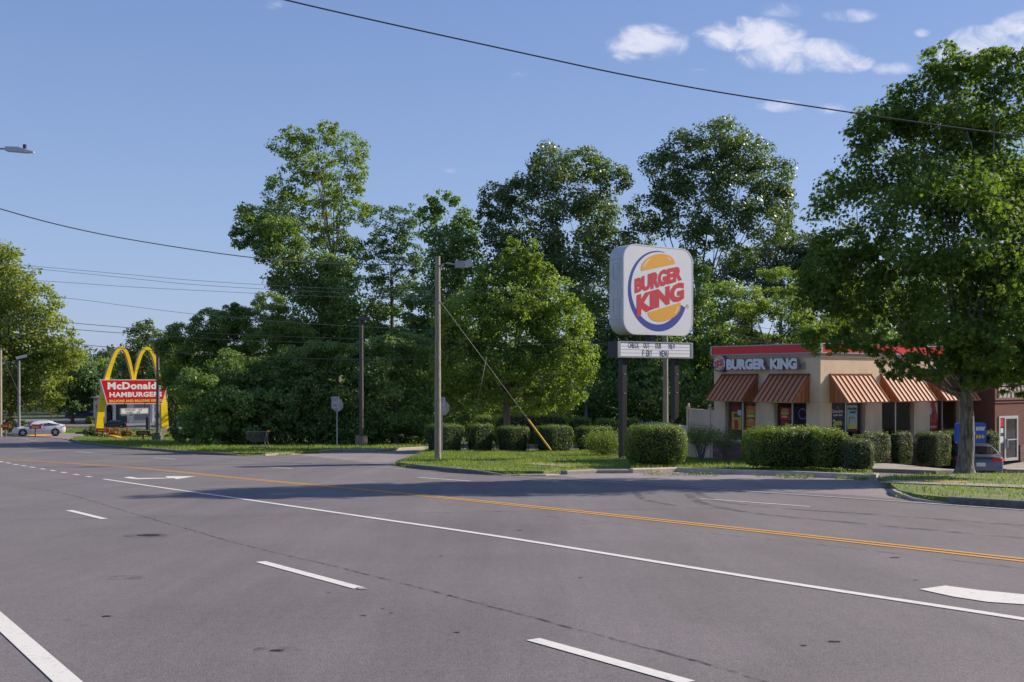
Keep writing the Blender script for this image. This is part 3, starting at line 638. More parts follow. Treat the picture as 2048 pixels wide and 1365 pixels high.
# ---------------------------------------------------------------- restaurant
def restaurant():
    C = Vector((11.46, 39.0, -1.76)); root = thing('restaurant_building', 'beige stucco restaurant with red parapet band and copper awnings beside the street tree', 'building', C, RZ)
    H, L1, L2 = 4.29, 5.42, 9.55; wf = [(.657,2.226,1.413),(3.17,4.79,3.934)]; ws = [(.648,2.652,1.60),(3.688,5.77,4.706),(6.85,8.95,7.875)]; t = .25; hd, sl = 2.80, .74
    w = MB()   # front wall x in 0..t
    ys = [0.0] + [v for a in wf for v in a[:2]] + [L1]
    for i in range(0, len(ys), 2): w.box(0, ys[i], sl, t, ys[i+1], hd)
    w.box(0, 0, hd, t, L1, H)
    xs = [t+.002] + [v for a in ws for v in a[:2]] + [L2]
    for i in range(0, len(xs), 2): w.box(xs[i], 0, sl, xs[i+1], t, hd)
    w.box(t+.002, 0, hd, L2, t, H)
    w.box(t+.002, L1-t, -.4, 20, L1, H); w.box(L2+.002, t+.1, -.4, 20, L1-t-.002, H)
    w.build('wall', M_stucco, root)
    j = MB(); j.box(-.006, .003, 2.415, -.001, L1, 2.43); j.box(0, -.006, 2.415, L2-.01, -.001, 2.43); j.box(-.05, -.05, 4.12, L2-.01, -.002, 4.29); j.box(-.05, -.0, 4.12, -.002, L1+.03, 4.29); j.build('cornice', mat('stucco_dark', (.42,.34,.25), .9), root)
    b = MB(); b.box(-.05, -.05, -.5, L2-.01, .2, sl-.03); b.box(-.05, .201, -.5, .2, L1+.04, sl-.03); b.build('stone_base', M_stone, root)
    s = MB(); s.box(-.09, -.09, sl-.03, L2-.01, .24, sl+.02); s.box(-.09, .241, sl-.03, .24, L1+.05, sl+.02); s.build('sill', mat('sill_stone', (.30,.27,.27), .8), root)
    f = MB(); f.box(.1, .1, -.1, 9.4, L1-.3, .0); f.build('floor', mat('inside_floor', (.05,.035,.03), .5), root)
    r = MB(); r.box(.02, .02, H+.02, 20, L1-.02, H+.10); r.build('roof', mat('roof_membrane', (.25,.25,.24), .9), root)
    iw = MB(); iw.box(3.4, 2.4, 0, 9.4, 2.45, 3.0); iw.box(3.35, 2.4, 0, 3.4, L1-.3, 3.0); iw.build('dark_backing', M_dark, root)  # near-black backing added to darken the view through the windows
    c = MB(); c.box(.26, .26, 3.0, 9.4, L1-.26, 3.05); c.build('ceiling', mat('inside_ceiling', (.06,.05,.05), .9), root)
    bd = MB(); bd.box(-.08, -.08, H, -.02, L1+.08, 4.60); bd.box(-.02, -.08, H, 20, -.02, 4.60); bd.box(-.02, L1+.02, H, 20, L1+.08, 4.60); bd.build('parapet_band', M_red, root)
    tr = MB()
    for z in (H-.035, 4.60): tr.box(-.10, -.10, z, .0, L1+.10, z+.035); tr.box(.001, -.10, z, 20, .0, z+.035)
    tr.box(-.105, -.105, H-.03, -.0, -.0, 4.63); tr.box(-.105, L1+.02, H-.03, 0, L1+.105, 4.63); tr.build('parapet_trim', M_trim, root)
    def window(fr, a0, a1, mid, nm='window'):
        fm = MB(); d = -.10
        for x in (a0, mid-.03, a1-.06): fm.fbox(fr, x, sl+.02, x+.06, hd-.01, d-.06, d)
        fm.fbox(fr, a0+.06, sl+.02, mid-.03, sl+.09, d-.06, d-.001); fm.fbox(fr, mid+.03, sl+.02, a1-.06, sl+.09, d-.06, d-.001)
        wd = fm.build(nm, M_alu, root)
        rd = MB(); rd.frect(fr, a0+.06, 2.36, mid-.03, hd-.02, d-.045); rd.frect(fr, mid+.03, 2.36, a1-.06, hd-.02, d-.045); rd.build('red_valance', mat('red_valance', (.20,.008,.012), .5), wd)
        g = MB(); g.frect(fr, a0+.06, sl+.09, mid-.03, hd-.02, d-.03); g.frect(fr, mid+.03, sl+.09, a1-.06, hd-.02, d-.03); g.build('pane', M_glass, wd); return wd
    FF = Fr((0,0,0), (0,-1,0), (0,0,1), (-1,0,0)); SF = FS
    for a, b_, m in wf: window(FF, -b_, -a, -m)
    for a, b_, m in ws: window(SF, a, b_, m)
    def awning(fr, a0, a1, pr, z0=2.44, z1=3.45, nr=8):
        A = MB(); n = 2
        p = lambda a, b, c: fr.p(a, b, c)
        # roof slab
        v = [p(a0,z1,.02), p(a1,z1,.02), p(a1,z0,pr), p(a0,z0,pr), p(a0,z1-.05,.0), p(a1,z1-.05,.0), p(a1,z0-.04,pr-.02), p(a0,z0-.04,pr-.02)]
        A.add(v, [(0,3,2,1),(4,5,6,7),(0,1,5,4),(1,2,6,5),(2,3,7,6),(3,0,4,7)]); aw = A.build('awning', M_copper, root)
        S_ = MB()
        for i in range(nr+1):
            x = a0 + (a1-a0)*i/nr; x = min(max(x, a0+.014), a1-.014)
            v = [p(x-.014,z1-.005,.021), p(x+.014,z1-.005,.021), p(x+.014,z0+.002,pr+.003), p(x-.014,z0+.002,pr+.003)]
            q = [p(x-.014,z1+.03,.04), p(x+.014,z1+.03,.04), p(x+.014,z0+.032,pr+.018), p(x-.014,z0+.032,pr+.018)]
            S_.add(v+q, [(0,3,2,1),(4,5,6,7),(0,1,5,4),(1,2,6,5),(2,3,7,6),(3,0,4,7)])
        S_.fbox(fr, a0-.01, z1-.01, a1+.01, z1+.045, .003, .06); S_.build('standing_seam', M_copperd, aw)
        for x, e, xo in ((a0+.012, .006, a0-.004), (a1-.012, -.006, a1+.004)):
            T = MB(); T.add([p(x-e,z0-.03,.01),p(x-e,z0-.03,pr-.03),p(x-e,z1-.06,.01),p(x+e,z0-.03,.01),p(x+e,z0-.03,pr-.03),p(x+e,z1-.06,.01)], [(0,1,2),(5,4,3),(0,3,4,1),(1,4,5,2),(2,5,3,0)])
            U = MB()
            for q in (.25, .5, .75):
                o_ = pr*q; zt = z1-.06-(z1-z0-.03)*q-.03
                for d_ in (-.004, .012 if e > 0 else -.012): U.add([p(xo+d_,z0-.02,o_-.009),p(xo+d_,z0-.02,o_+.009),p(xo+d_,zt,o_+.009),p(xo+d_,zt,o_-.009)], [(0,1,2,3)])
            T.build('side_panel', mat('copper_side', (.40,.14,.05), .5, metal=.1), aw, extra=U, mat2=mat('joint_dark', (.07,.025,.015), .7))
    awning(FF, -2.442, -.487, .97); awning(FF, -4.966, -3.02, .97)
    for a0, a1 in ((.51,2.99),(3.59,6.07),(6.71,9.19)): awning(SF, a0, a1, .84, nr=9)
    # name letters and emblem
    def yf(px_): r = (px_-1024)/2100; return (11.46-39*r)/(.572+.82*r)
    for (s_, p0, p1) in (('BURGER',1463,1542),('KING',1550.5,1604.5)):
        lt = MB(); lt.ftext(FF, s_, -yf(p0), 3.66, -yf(p1), 4.09, .30, bold=.065); lo = lt.build('name_lettering', M_letter, root)
        ls = MB(); ls.ftext(FF, s_, -yf(p0)-.003, 3.657, -yf(p1)+.003, 4.093, .293, bold=.068, depth=.13); ls.build('letter_return', M_lside, lo)
    rw = MB(); rw.fbox(FF, -yf(1466), 3.69, -yf(1611), 3.78, .005, .05); rw.fbox(FF, -yf(1604)+.02, 3.67, -yf(1611), 3.93, .0, .03); rw.build('raceway', mat('raceway', (.32,.31,.31), .6), lo)
    ec = -yf(1447.5); ef = Fr((0, -ec, 3.91), (0,-1,0), (0,0,1), (-1,0,0)); em = MB(); em.fprism(ef, ellipse(0,0,.335,.335,32), .0, .28); eo = em.build('emblem', M_signw, root)
    er = MB(); pts = ellipse(0,0,.341,.341,32); er.add([ef.p(a,b,.01) for a,b in pts]+[ef.p(a,b,.272) for a,b in pts], [(i,(i+1)%32,32+(i+1)%32,32+i) for i in range(32)]); er.build('emblem_rim', mat('rim_blue', (.10,.13,.24), .5), eo); bun_emblem(eo, ef, .19, .285)
    # posters
    def poster(fr, a0, b0, a1, b1, col, nm, items):
        d = -.160; p = MB(); p.frect(fr, a0, b0, a1, b1, d); po = p.build('poster', mat(nm, col, .6), root)
        k = 0
        for it in items:
            k += 1; mb = MB(); W, Hh = a1-a0, b1-b0; X = lambda u: a0+u*W; Y = lambda v: b0+v*Hh; dz = d+.004+.003*k
            if it[0] == 'r': mb.frect(fr, X(it[1]), Y(it[2]), X(it[3]), Y(it[4]), dz)
            elif it[0] == 'e': mb.fpoly(fr, ellipse(X(it[1]), Y(it[2]), it[3]*W, it[4]*Hh, 20, *(it[7:9] if len(it) > 7 else (0,360))), dz)
            elif it[0] == 'p': mb.fpoly(fr, [(X(u), Y(v)) for u, v in it[1]], dz)
            elif it[0] == 't': mb.ftext(fr, it[5], X(it[1]), Y(it[2]), X(it[3]), Y(it[4]), dz, bold=it[6] if isinstance(it[6], float) else .03)
            cc = it[-1] if isinstance(it[-1], str) else None
            mb.build('print', mat('ink_'+it[-1], INK[it[-1]], .6), po)
        return po
    INK = dict(red=(.55,.01,.01), black=(.012,.01,.012), yellow=(.80,.42,.02), white=(.75,.75,.72), orange=(.75,.20,.02), gold=(.80,.55,.12), brown=(.13,.03,.02), green=(.20,.32,.05), tan=(.55,.28,.08), blue=(.06,.22,.45), navy=(.012,.014,.05), purple=(.14,.04,.25), lblue=(.35,.58,.62), cyan=(.25,.55,.6))
    burger = lambda cx, cy, s, sy: [('e',cx,cy+.16*sy,.30*s,.12*sy,'tan'),('r',cx-.3*s,cy+.06*sy,cx+.3*s,cy+.12*sy,'green'),('r',cx-.31*s,cy-.02*sy,cx+.31*s,cy+.06*sy,'gold'),('r',cx-.3*s,cy-.10*sy,cx+.3*s,cy-.02*sy,'brown'),('e',cx,cy-.13*sy,.28*s,.06*sy,'tan')]
    for k_ in INK: INK[k_] = tuple(min(.85, c*(1.45 if max(INK[k_]) > .1 else 1)) for c in INK[k_])
    fx = lambda p: -yf(p)
    poster(FF, fx(1458), 1.24, fx(1477.5), 2.24, INK['yellow'], 'paper_yellow', [('r',-.02,.72,.98,1.0,'black'),('t',.05,.80,.90,.96,'FIERY','red'),('r',.25,.50,.85,.66,'brown'),('r',.62,.58,1.05,.80,'white'),('r',.30,.02,.68,.30,'red'),('r',.34,.28,.64,.40,'purple'),('t',.04,.32,.24,.37,'2 for','black')])
    poster(FF, fx(1487), 1.14, fx(1506.5), 2.22, INK['orange'], 'paper_orange', [('r',0,0,1,.24,'black'),('t',.10,.05,.86,.19,'FIERY','red'),('r',.6,.2,.95,.235,'white')] + burger(.52,.60,1.2,1.0))
    poster(FF, fx(1554.6), .95, fx(1575.6), 2.19, INK['red'], 'paper_red', [('r',0,.42,1,.62,'black'),('t',.1,.46,.9,.58,'FIERY','red'),('r',.62,.20,1.0,.40,'white'),('e',.3,.22,.2,.1,'orange')] + burger(.5,.80,1.1,.62))
    ns = MB(); o = ellipse(fx(1600), 1.97, .20, .21, 26); i_ = ellipse(fx(1600), 1.97, .17, .18, 26); ns.add([FF.p(a,b,-.15) for a,b in o]+[FF.p(a,b,-.15) for a,b in i_], [(k,(k+1)%26,26+(k+1)%26,26+k) for k in range(26)]); ns.build('open_sign', mat('open_ring', (.03,.05,.30), .4, emit=(.05,.1,.6), estr=.12), root)
    poster(SF, .80, 1.15, 1.56, 2.34, INK['navy'], 'paper_navy', [('t',.10,.72,.92,.83,'Drive-thru','white'),('t',.16,.60,.86,.70,'open late','white'),('t',.12,.32,.84,.52,'2am',.07,'gold'),('t',.26,.20,.74,.28,'Fri-Sat',.05,'gold'),('p',[(1,.0),(1,.30),(.62,.0)],'purple'),('e',.52,.90,.05,.04,'white'),('e',.55,.91,.05,.04,'navy'),('r',.47,.04,.58,.12,'white')])
    poster(SF, 1.75, 1.28, 2.36, 2.30, INK['lblue'], 'paper_lightblue', [('t',.08,.80,.94,.92,'Free fries',.05,'navy'),('t',.2,.66,.86,.78,'weekly!',.05,'navy'),('p',[(.2,.16),(.2,.58),(.32,.50),(.42,.60),(.50,.48),(.62,.58),(.70,.48),(.80,.56),(.80,.16)],'orange'),('p',[(.25,.16),(.26,.50),(.34,.45),(.42,.54),(.50,.42),(.62,.52),(.70,.42),(.75,.48),(.75,.16)],'lblue'),('p',[(.02,.1),(.15,.30),(.5,.36),(.85,.28),(.98,.1)],'gold'),('r',0,0,1,.10,'brown')])
    poster(SF, 6.98, 1.22, 7.62, 2.32, INK['red'], 'paper_red2', [('p',[(0,.4),(0,1),(1,1),(1,.4)],'white'),('p',[(.3,1),(.7,1),(.95,.55),(1,.3),(0,.3),(.05,.5)],'red'),('e',.22,.70,.15,.14,'cyan'),('e',.55,.5,.2,.2,'brown'),('t',.12,.17,.92,.26,'FROZEN COKE','black'),('t',.2,.06,.85,.12,'Never Felt Better','white')])
    for k, (x, y, z) in enumerate(((1.62,1.5,2.10),(2.55,1.6,1.78),(4.35,1.4,2.15),(4.55,1.3,1.83))):
        l = MB(); l.ball((x,y,z), .06, .06, .11); lm = l.build('pendant_lamp', mat('amber_lamp', (.6,.2,.03), .5, emit=(1,.32,.04), estr=1.6), root); q = MB(); q.tube([(x,y,z+.1),(x,y,3.0)], .008, 4); q.build('cord', M_black, lm)
    # wing
    wg = MB(); y0 = -1.22; dx0, dx1 = 9.82, 11.27
    wg.box(9.55, y0, -.9, dx0, .0, 2.42); wg.box(dx1, y0, -.9, 24, .0, 2.42); wg.box(dx0, y0, 1.74, dx1, 0, 2.42); wg.box(9.55, y0, 2.42, 9.78, 0, 4.62); wg.box(9.781, y0+.02, 2.421, 24, 0, 4.62); wg.build('brown_wing', M_brown, root)
    lp = MB(); lp.box(9.80, y0-.02, 2.50, 23.9, y0+.018, 4.50); lo_ = lp.build('lattice_panel', mat('lattice_back', (.50,.42,.34), .85), root)
    lw = MB(); fr = Fr((0, y0-.02, 0), (1,0,0), (0,0,1), (0,-1,0)); 
    for x in np.arange(9.8, 16, .30):
        for s_ in (1, -1):
            xa, xb = (x, x+1.0) if s_ > 0 else (x+1.0, x); xa_, xb_ = max(xa, 9.8), max(xb, 9.8); lw.tube([fr.p(xa,2.52,.006), fr.p(xb,4.48,.006)], .012, 4)
    lw.build('lattice', mat('lattice_wire', (.20,.13,.09), .7), lo_)
    tm = MB(); tm.box(9.53, y0-.035, 2.42, 24, y0-.022, 2.49); tm.box(9.53, y0-.035, 2.30, 24, y0-.003, 2.33); tm.build('wing_trim', mat('wing_trim', (.22,.10,.08), .7), root)
    cp = MB(); cp.box(9.45, y0-.12, 4.62, 24, .2, 4.86); cp.box(9.60, y0-.06, 4.50, 24, y0-.001, 4.62); cp.build('wing_cap', mat('terracotta', (.45,.13,.07), .7), root)
    sb = MB(); sb.box(dx1+.12, y0-.06, -.9, 24, y0-.001, .50); sb.build('stone_base', M_stone, root)
    dr = MB(); z0 = -.14
    for x in (dx0, dx0+.42, dx1-.09): dr.box(x, y0-.03, z0, x+.09, y0+.04, 1.74)
    dr.box(dx0+.09, y0-.03, 1.66, dx0+.42, y0+.04, 1.74); dr.box(dx0+.51, y0-.03, 1.62, dx1-.09, y0+.04, 1.74); dr.box(dx0+.51, y0-.03, z0, dx1-.09, y0+.04, z0+.12); dr.box(dx0+.51, y0-.028, .72, dx1-.09, y0+.03, .76)
    do = dr.build('door', mat('door_aluminium', (.55,.54,.52), .35, metal=.2), root); hd_ = MB(); hd_.box(dx0+.53, y0-.09, .42, dx0+.58, y0-.03, .82); hd_.build('handle', M_grey, do)
    g = MB(); g.box(dx0+.09, y0+.0, z0, dx0+.42, y0+.008, 1.66); g.box(dx0+.51, y0, z0+.12, dx1-.09, y0+.008, 1.62); g.build('door_pane', M_glass, do)
    st = MB(); st.frect(fr, dx0+.12, 1.30, dx0+.39, 1.62, -.01); st.build('red_sticker', M_red, do); st = MB(); st.frect(fr, dx0+.12, .62, dx0+.36, .90, -.01); st.build('notice', M_letter, do); st = MB(); st.frect(fr, dx0+.14, 1.04, dx0+.34, 1.24, -.01); st.build('notice', M_letter, do)
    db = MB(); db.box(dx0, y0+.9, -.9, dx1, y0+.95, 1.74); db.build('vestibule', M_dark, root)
restaurant()

# ---------------------------------------------------------------- tall roadside sign
def tall_sign():
    C = Vector((4.62, 43.5, zg(4.6, 43.5)+.12)); g = C.z; root = thing('pole_sign', 'tall square white burger sign with round emblem over a message board on two black posts', 'sign', C, RZ)
    Z = lambda y: 1.6+(755-y)*43.5/2100-g
    zt, zb = Z(487), Z(668); W, D = 3.96, .90
    fr = Fr((0,0,0), (1,0,0), (0,0,1), (0,-1,0)); cab = MB(); pts = rrect(0, zb, W, zt, .62, 8); cab.fprism(fr, pts, -D, -.01); co = cab.build('cabinet', M_cab, root, smooth_=True)
    fc = MB(); fc.fprism(fr, rrect(.015, zb+.015, W-.015, zt-.015, .61, 8), -.009, .012); fo = fc.build('sign_face', M_signw, root)
    ed = MB(); o = rrect(-.015, zb-.015, W+.015, zt+.015, .63, 8); n = len(o); ed.add([fr.p(a,b,.02) for a,b in o]+[fr.p(a,b,-.05) for a,b in o], [(k,(k+1)%n,n+(k+1)%n,n+k) for k in range(n)]); i_ = rrect(.03, zb+.03, W-.03, zt-.03, .60, 8); ed.add([fr.p(a,b,.02) for a,b in o]+[fr.p(a,b,.02) for a,b in i_], [(k,(k+1)%n,n+(k+1)%n,n+k) for k in range(n)])
    ed.build('frame', mat('sign_frame', (.60,.60,.63), .4), root)
    ef = Fr((1.94, 0, (zt+zb)/2-.02), (1,0,0), (0,0,1), (0,-1,0)); bun_emblem(fo, ef, 1.0, .014)
    rg = MB(); rg.ftext(ef, 'R', 1.66, -.62, 1.72, -.54, .02, bold=.01); o = ellipse(1.69, -.58, .085, .085, 20); i_ = ellipse(1.69, -.58, .07, .07, 20); rg.add([ef.p(a,b,.02) for a,b in o]+[ef.p(a,b,.02) for a,b in i_], [(k,(k+1)%20,20+(k+1)%20,20+k) for k in range(20)]); rg.build('registered_mark', M_bred, fo)
    sf = Fr((0, 0, 0), (0,-1,0), (0,0,1), (-1,0,0)); ap = MB()
    for (b0, b1) in ((zb+2.3, zb+2.95), (zb+.75, zb+1.45)): 
        for q in ((.25,b0,.62,b0+.02),(.25,b1,.62,b1+.02),(.25,b0,.27,b1),(.60,b0,.62,b1)): ap.fbox(Fr((0,D,0),(0,-1,0),(0,0,1),(-1,0,0)), *q, .0, .008)
    for z in (zb+.62, zt-.62): ap.box(-.008, .02, z-.012, 0, D-.02, z+.012)
    ap.build('access_hatch', mat('hatch', (.33,.35,.37), .5), co)
    # message board
    a0, a1, b0, b1 = -.327, 3.96, Z(715.5), Z(682.5); mb = MB(); mb.box(a0, .0, b0, a1, .62, b1); bo = mb.build('message_board', M_postm, root)
    f2 = MB(); f2.frect(fr, a0+.16, b0+.06, a1-.12, b1-.06, .012); f2.build('board_face', mat('board_white', (.80,.80,.82), .45), bo)
    e2 = MB(); 
    for q in ((a0,b0,a1,b0+.05),(a0,b1-.05,a1,b1),(a0,b0+.051,a0+.14,b1-.051),(a1-.10,b0+.051,a1,b1-.051)): e2.fbox(fr, *q, .001, .03)
    for z in (b0+.06+(b1-b0-.12)*k/4 for k in (1,2,3)): e2.fbox(fr, a0+.16, z-.004, a1-.12, z+.004, .012, .018)
    e2.build('board_frame', mat('board_frame', (.34,.34,.37), .4, metal=.4), bo)
    X = lambda p: (p-170)/375*(a1-a0-.28)+a0+.16
    l1 = (b0+b1)/2+.055; lh = .25; tb = MB(); bb = MB()
    def word(s, p0, p1, z, blues=''):
        n = len(s)
        for k, ch in enumerate(s):
            w = (p1-p0)/n; aa, ab = X(p0+w*k+w*.10), X(p0+w*(k+1)-w*.10); (bb if k in blues else tb).ftext(fr, ch, aa if ch != 'I' else aa+.04, z, ab if ch != 'I' else ab-.04, z+lh, .016, bold=.02)
    word('CHECK', 207, 266, l1, (0,4)); word('OUT', 287, 322, l1, ()); word('OUR', 349, 384, l1, ()); word('NEW', 421, 459, l1, (0,2))
    word('FIERY', 281, 334, l1-.33, ()); word('MENU', 373, 423, l1-.33, (0,))
    tb.build('black_letters', M_black, bo); bb.build('blue_letters', mat('letter_blue', (.02,.09,.42), .5), bo)
    for s in (.0, 2.97):
        p = MB(); p.box(s+.03, .10, -.6, s+.28, .36, b0); p.build('post', M_postm, root)
        q = MB()
        for z in (b0-.7, b0-1.5): q.box(s+.10, .085, z, s+.22, .10, z+.03)
        q.build('bolt', M_grey, root)
    cpole = MB(); cpole.box(1.62, .15, b1, 1.92, .5, zb+.05); cpole.build('neck', M_postm, root)
    bs = MB(); bs.box(-.2, -.2, -.3, .56, .7, .02); bs.box(2.8, -.2, -.3, 3.5, .7, .02); bs.build('footing', M_cblock, root)
tall_sign()

# ---------------------------------------------------------------- arch sign far left
def arch_sign():
    Zs = 105.0; k = Zs/2100; C = onY(265, Zs); C.z += .12; rz = R(38); root = thing('arch_sign', 'two yellow arches behind a red sign panel on concrete footings in a flower bed', 'sign', C, rz)
    cs, sn = math.cos(rz), math.sin(rz)
    def s_(p): r = (p-1024)/2100; return (C.x - r*Zs)/(r*sn - cs)      # distance along the sign for a pixel column
    def z_(p, y): s = s_(p); return 1.6 + (755-y)*(Zs+s*sn)/2100 - C.z
    c3 = lambda x, y: (x/4.096, 640+y/4.096)
    def arch(pts, nm):
        L_ = []
        for (x0, x1, y) in pts: (p0, yy), (p1, _) = c3(x0, y), c3(x1, y); L_.append((s_(p0), s_(p1), z_((p0+p1)/2, yy)))
        return L_
    M_arch = mat('arch_yellow', (.80,.55,.005), .35, var=.06, vscale=.8); M_aedge = mat('arch_edge', (.55,.38,.20), .5)
    def build_arch(cl):
        # cl: centreline (px c3 x, y, half width)
        mb = MB(); ed = MB(); n = len(cl); o = []; i_ = []
        P2 = [Vector((s_(c3(x,y)[0]), z_(*c3(x,y)))) for x, y, w in cl]; sm = smoothline(P2, 5); ws = []
        for a, b in zip(cl, cl[1:]):
            for t in range(5): ws.append((a[2]+(b[2]-a[2])*t/5)*k/4.096/cs*.76)
        ws.append(cl[-1][2]*k/4.096/cs*.76)
        for j, p in enumerate(sm):
            t = (sm[min(j+1,len(sm)-1)]-sm[max(j-1,0)]).normalized(); nn = Vector((-t.y, t.x)); o.append(p+nn*ws[j]); i_.append(p-nn*ws[j])
        m = len(sm); d = .55; vs = [(a.x,.10,a.y) for a in o]+[(a.x,.10,a.y) for a in i_]+[(a.x,.10+d,a.y) for a in o]+[(a.x,.10+d,a.y) for a in i_]
        mb.add(vs, [(j,j+1,m+j+1,m+j) for j in range(m-1)] + [(2*m+j+1,2*m+j,3*m+j,3*m+j+1) for j in range(m-1)] + [(0,m,3*m,2*m),(m-1,2*m-1,4*m-1,3*m-1)])
        ao = mb.build('arch', M_arch, root)
        ed.add(vs, [(j+1,j,2*m+j,2*m+j+1) for j in range(m-1)]+[(m+j,m+j+1,3*m+j+1,3*m+j) for j in range(m-1)]); ed.build('arch_edge', M_aedge, ao)
        js = MB()
        for j in (8, m//2-9, m//2+9, m-9):
            a, b = o[j], i_[j]; t = Vector((0,.02)); js.add([(a.x,.095,a.y),(b.x,.095,b.y),(b.x,.095,b.y+.035),(a.x,.095,a.y+.035)], [(0,1,2,3)])
        js.build('joint_line', mat('arch_joint', (.30,.18,.02), .6), ao)
    build_arch([(820,888,30),(835,740,27),(855,600,23),(885,470,19),(912,380,16),(945,290,14),(972,248,13),(1000,232,13),(1025,245,13),(1050,290,13),(1075,380,12),(1092,470,10),(1100,560,9)])
    build_arch([(1104,560,9),(1110,470,10),(1130,380,12),(1158,290,13),(1185,248,13),(1210,234,13),(1235,248,13),(1262,290,14),(1290,380,16),(1310,470,19),(1335,600,23),(1350,740,28),(1357,888,31)])
    for a, b in ((795,875),(1308,1408)):
        f = MB(); f.box(s_(a/4.096), -.25, -.6, s_(b/4.096), 1.0, z_(1355/4.096, 640+888/4.096)-.005); f.build('footing', mat('footing_concrete', (.28,.23,.22), .9, var=.15, vscale=3), root)
    # panel
    q = [(812,489),(1382,489),(1322,690),(868,690)]; pts = [(s_(x/4.096), z_(x/4.096, 640+y/4.096)) for x, y in q]; fr = Fr((0,-.30,0), (1,0,0), (0,0,1), (0,-1,0))
    cx = sum(p[0] for p in pts)/4; cz = sum(p[1] for p in pts)/4; ins = [(cx+(a-cx)*.972, cz+(b-cz)*.935) for a, b in pts]
    pb = MB(); pb.fprism(fr, pts[::-1], -.55, 0); po = pb.build('sign_panel', mat('panel_edge', (.55,.52,.50), .5), root)
    pf = MB(); pf.fpoly(fr, ins, .004); pf.build('red_face', mat('face_red', (.56,.006,.014), .35), po)
    M_lw = mat('sign_letter_white', (.74,.73,.72), .4); t = MB(); X = lambda x: s_(x/4.096); Y = lambda x, y: z_(x/4.096, 640+y/4.096)
    def line(mb, s, x0, x1, y0, y1, bold): xm = (x0+x1)/2; b0 = Y(xm, y1); b1 = Y(xm, y0); mb.ftext(fr, s, X(x0), b0, X(x1), b1, .012, bold=bold, spacing=1.08, warp=lambda a, b, x, y: (a + (b-b0)*0.0, b))
    line(t, "McDonald's", 873, 1330, 508, 570, .045); line(t, 'HAMBURGERS', 888, 1318, 591, 632, .045); t.build('white_lettering', M_lw, po)
    t = MB(); line(t, 'BILLIONS AND BILLIONS SERVED', 888, 1325, 653, 673, .035); t.build('yellow_lettering', mat('sign_letter_yellow', (.80,.62,.10), .4), po)
    dv = MB()
    for yy in (578, 640): b = Y(1100, yy); dv.frect(fr, X(845+ (yy-489)*.23), b-.015, X(1365-(yy-489)*.27), b+.015, .007)
    dv.build('divider', mat('divider_red', (.30,.02,.03), .5), po)
    # hanging message board
    a0, a1 = X(978), X(1207); b0, b1 = Y(1090, 772), Y(1090, 723); mb = MB(); mb.box(a0, -.35, b0, a1, -.05, b1); bo = mb.build('message_board', mat('board_grey', (.35,.34,.33), .5), root)
    f2 = Fr((0,-.352,0), (1,0,0), (0,0,1), (0,-1,0)); w = MB(); w.frect(f2, a0+.08, b0+.08, a1-.08, b1-.08, .006); w.build('board_face', M_lw, bo)
    t = MB(); h = (b1-b0)*.30
    for s, x0, x1, r in (('DOWNLOAD',1016,1100,1),('OUR',1125,1154,1),('MOBILE',1028,1083,0),('APP',1112,1140,0)): z = b0+(b1-b0)*(.55 if r else .14); t.ftext(f2, s, X(x0), z, X(x1), z+h, .012, bold=.0)
    t.build('black_letters', M_black, bo); rd = MB()
    for x in (1015, 1180): rd.tube([(X(x), -.2, b1), (X(x), -.3, Y(x, 690)+.2)], .04, 6)
    rd.build('hanger_rod', M_black, bo)
arch_sign()

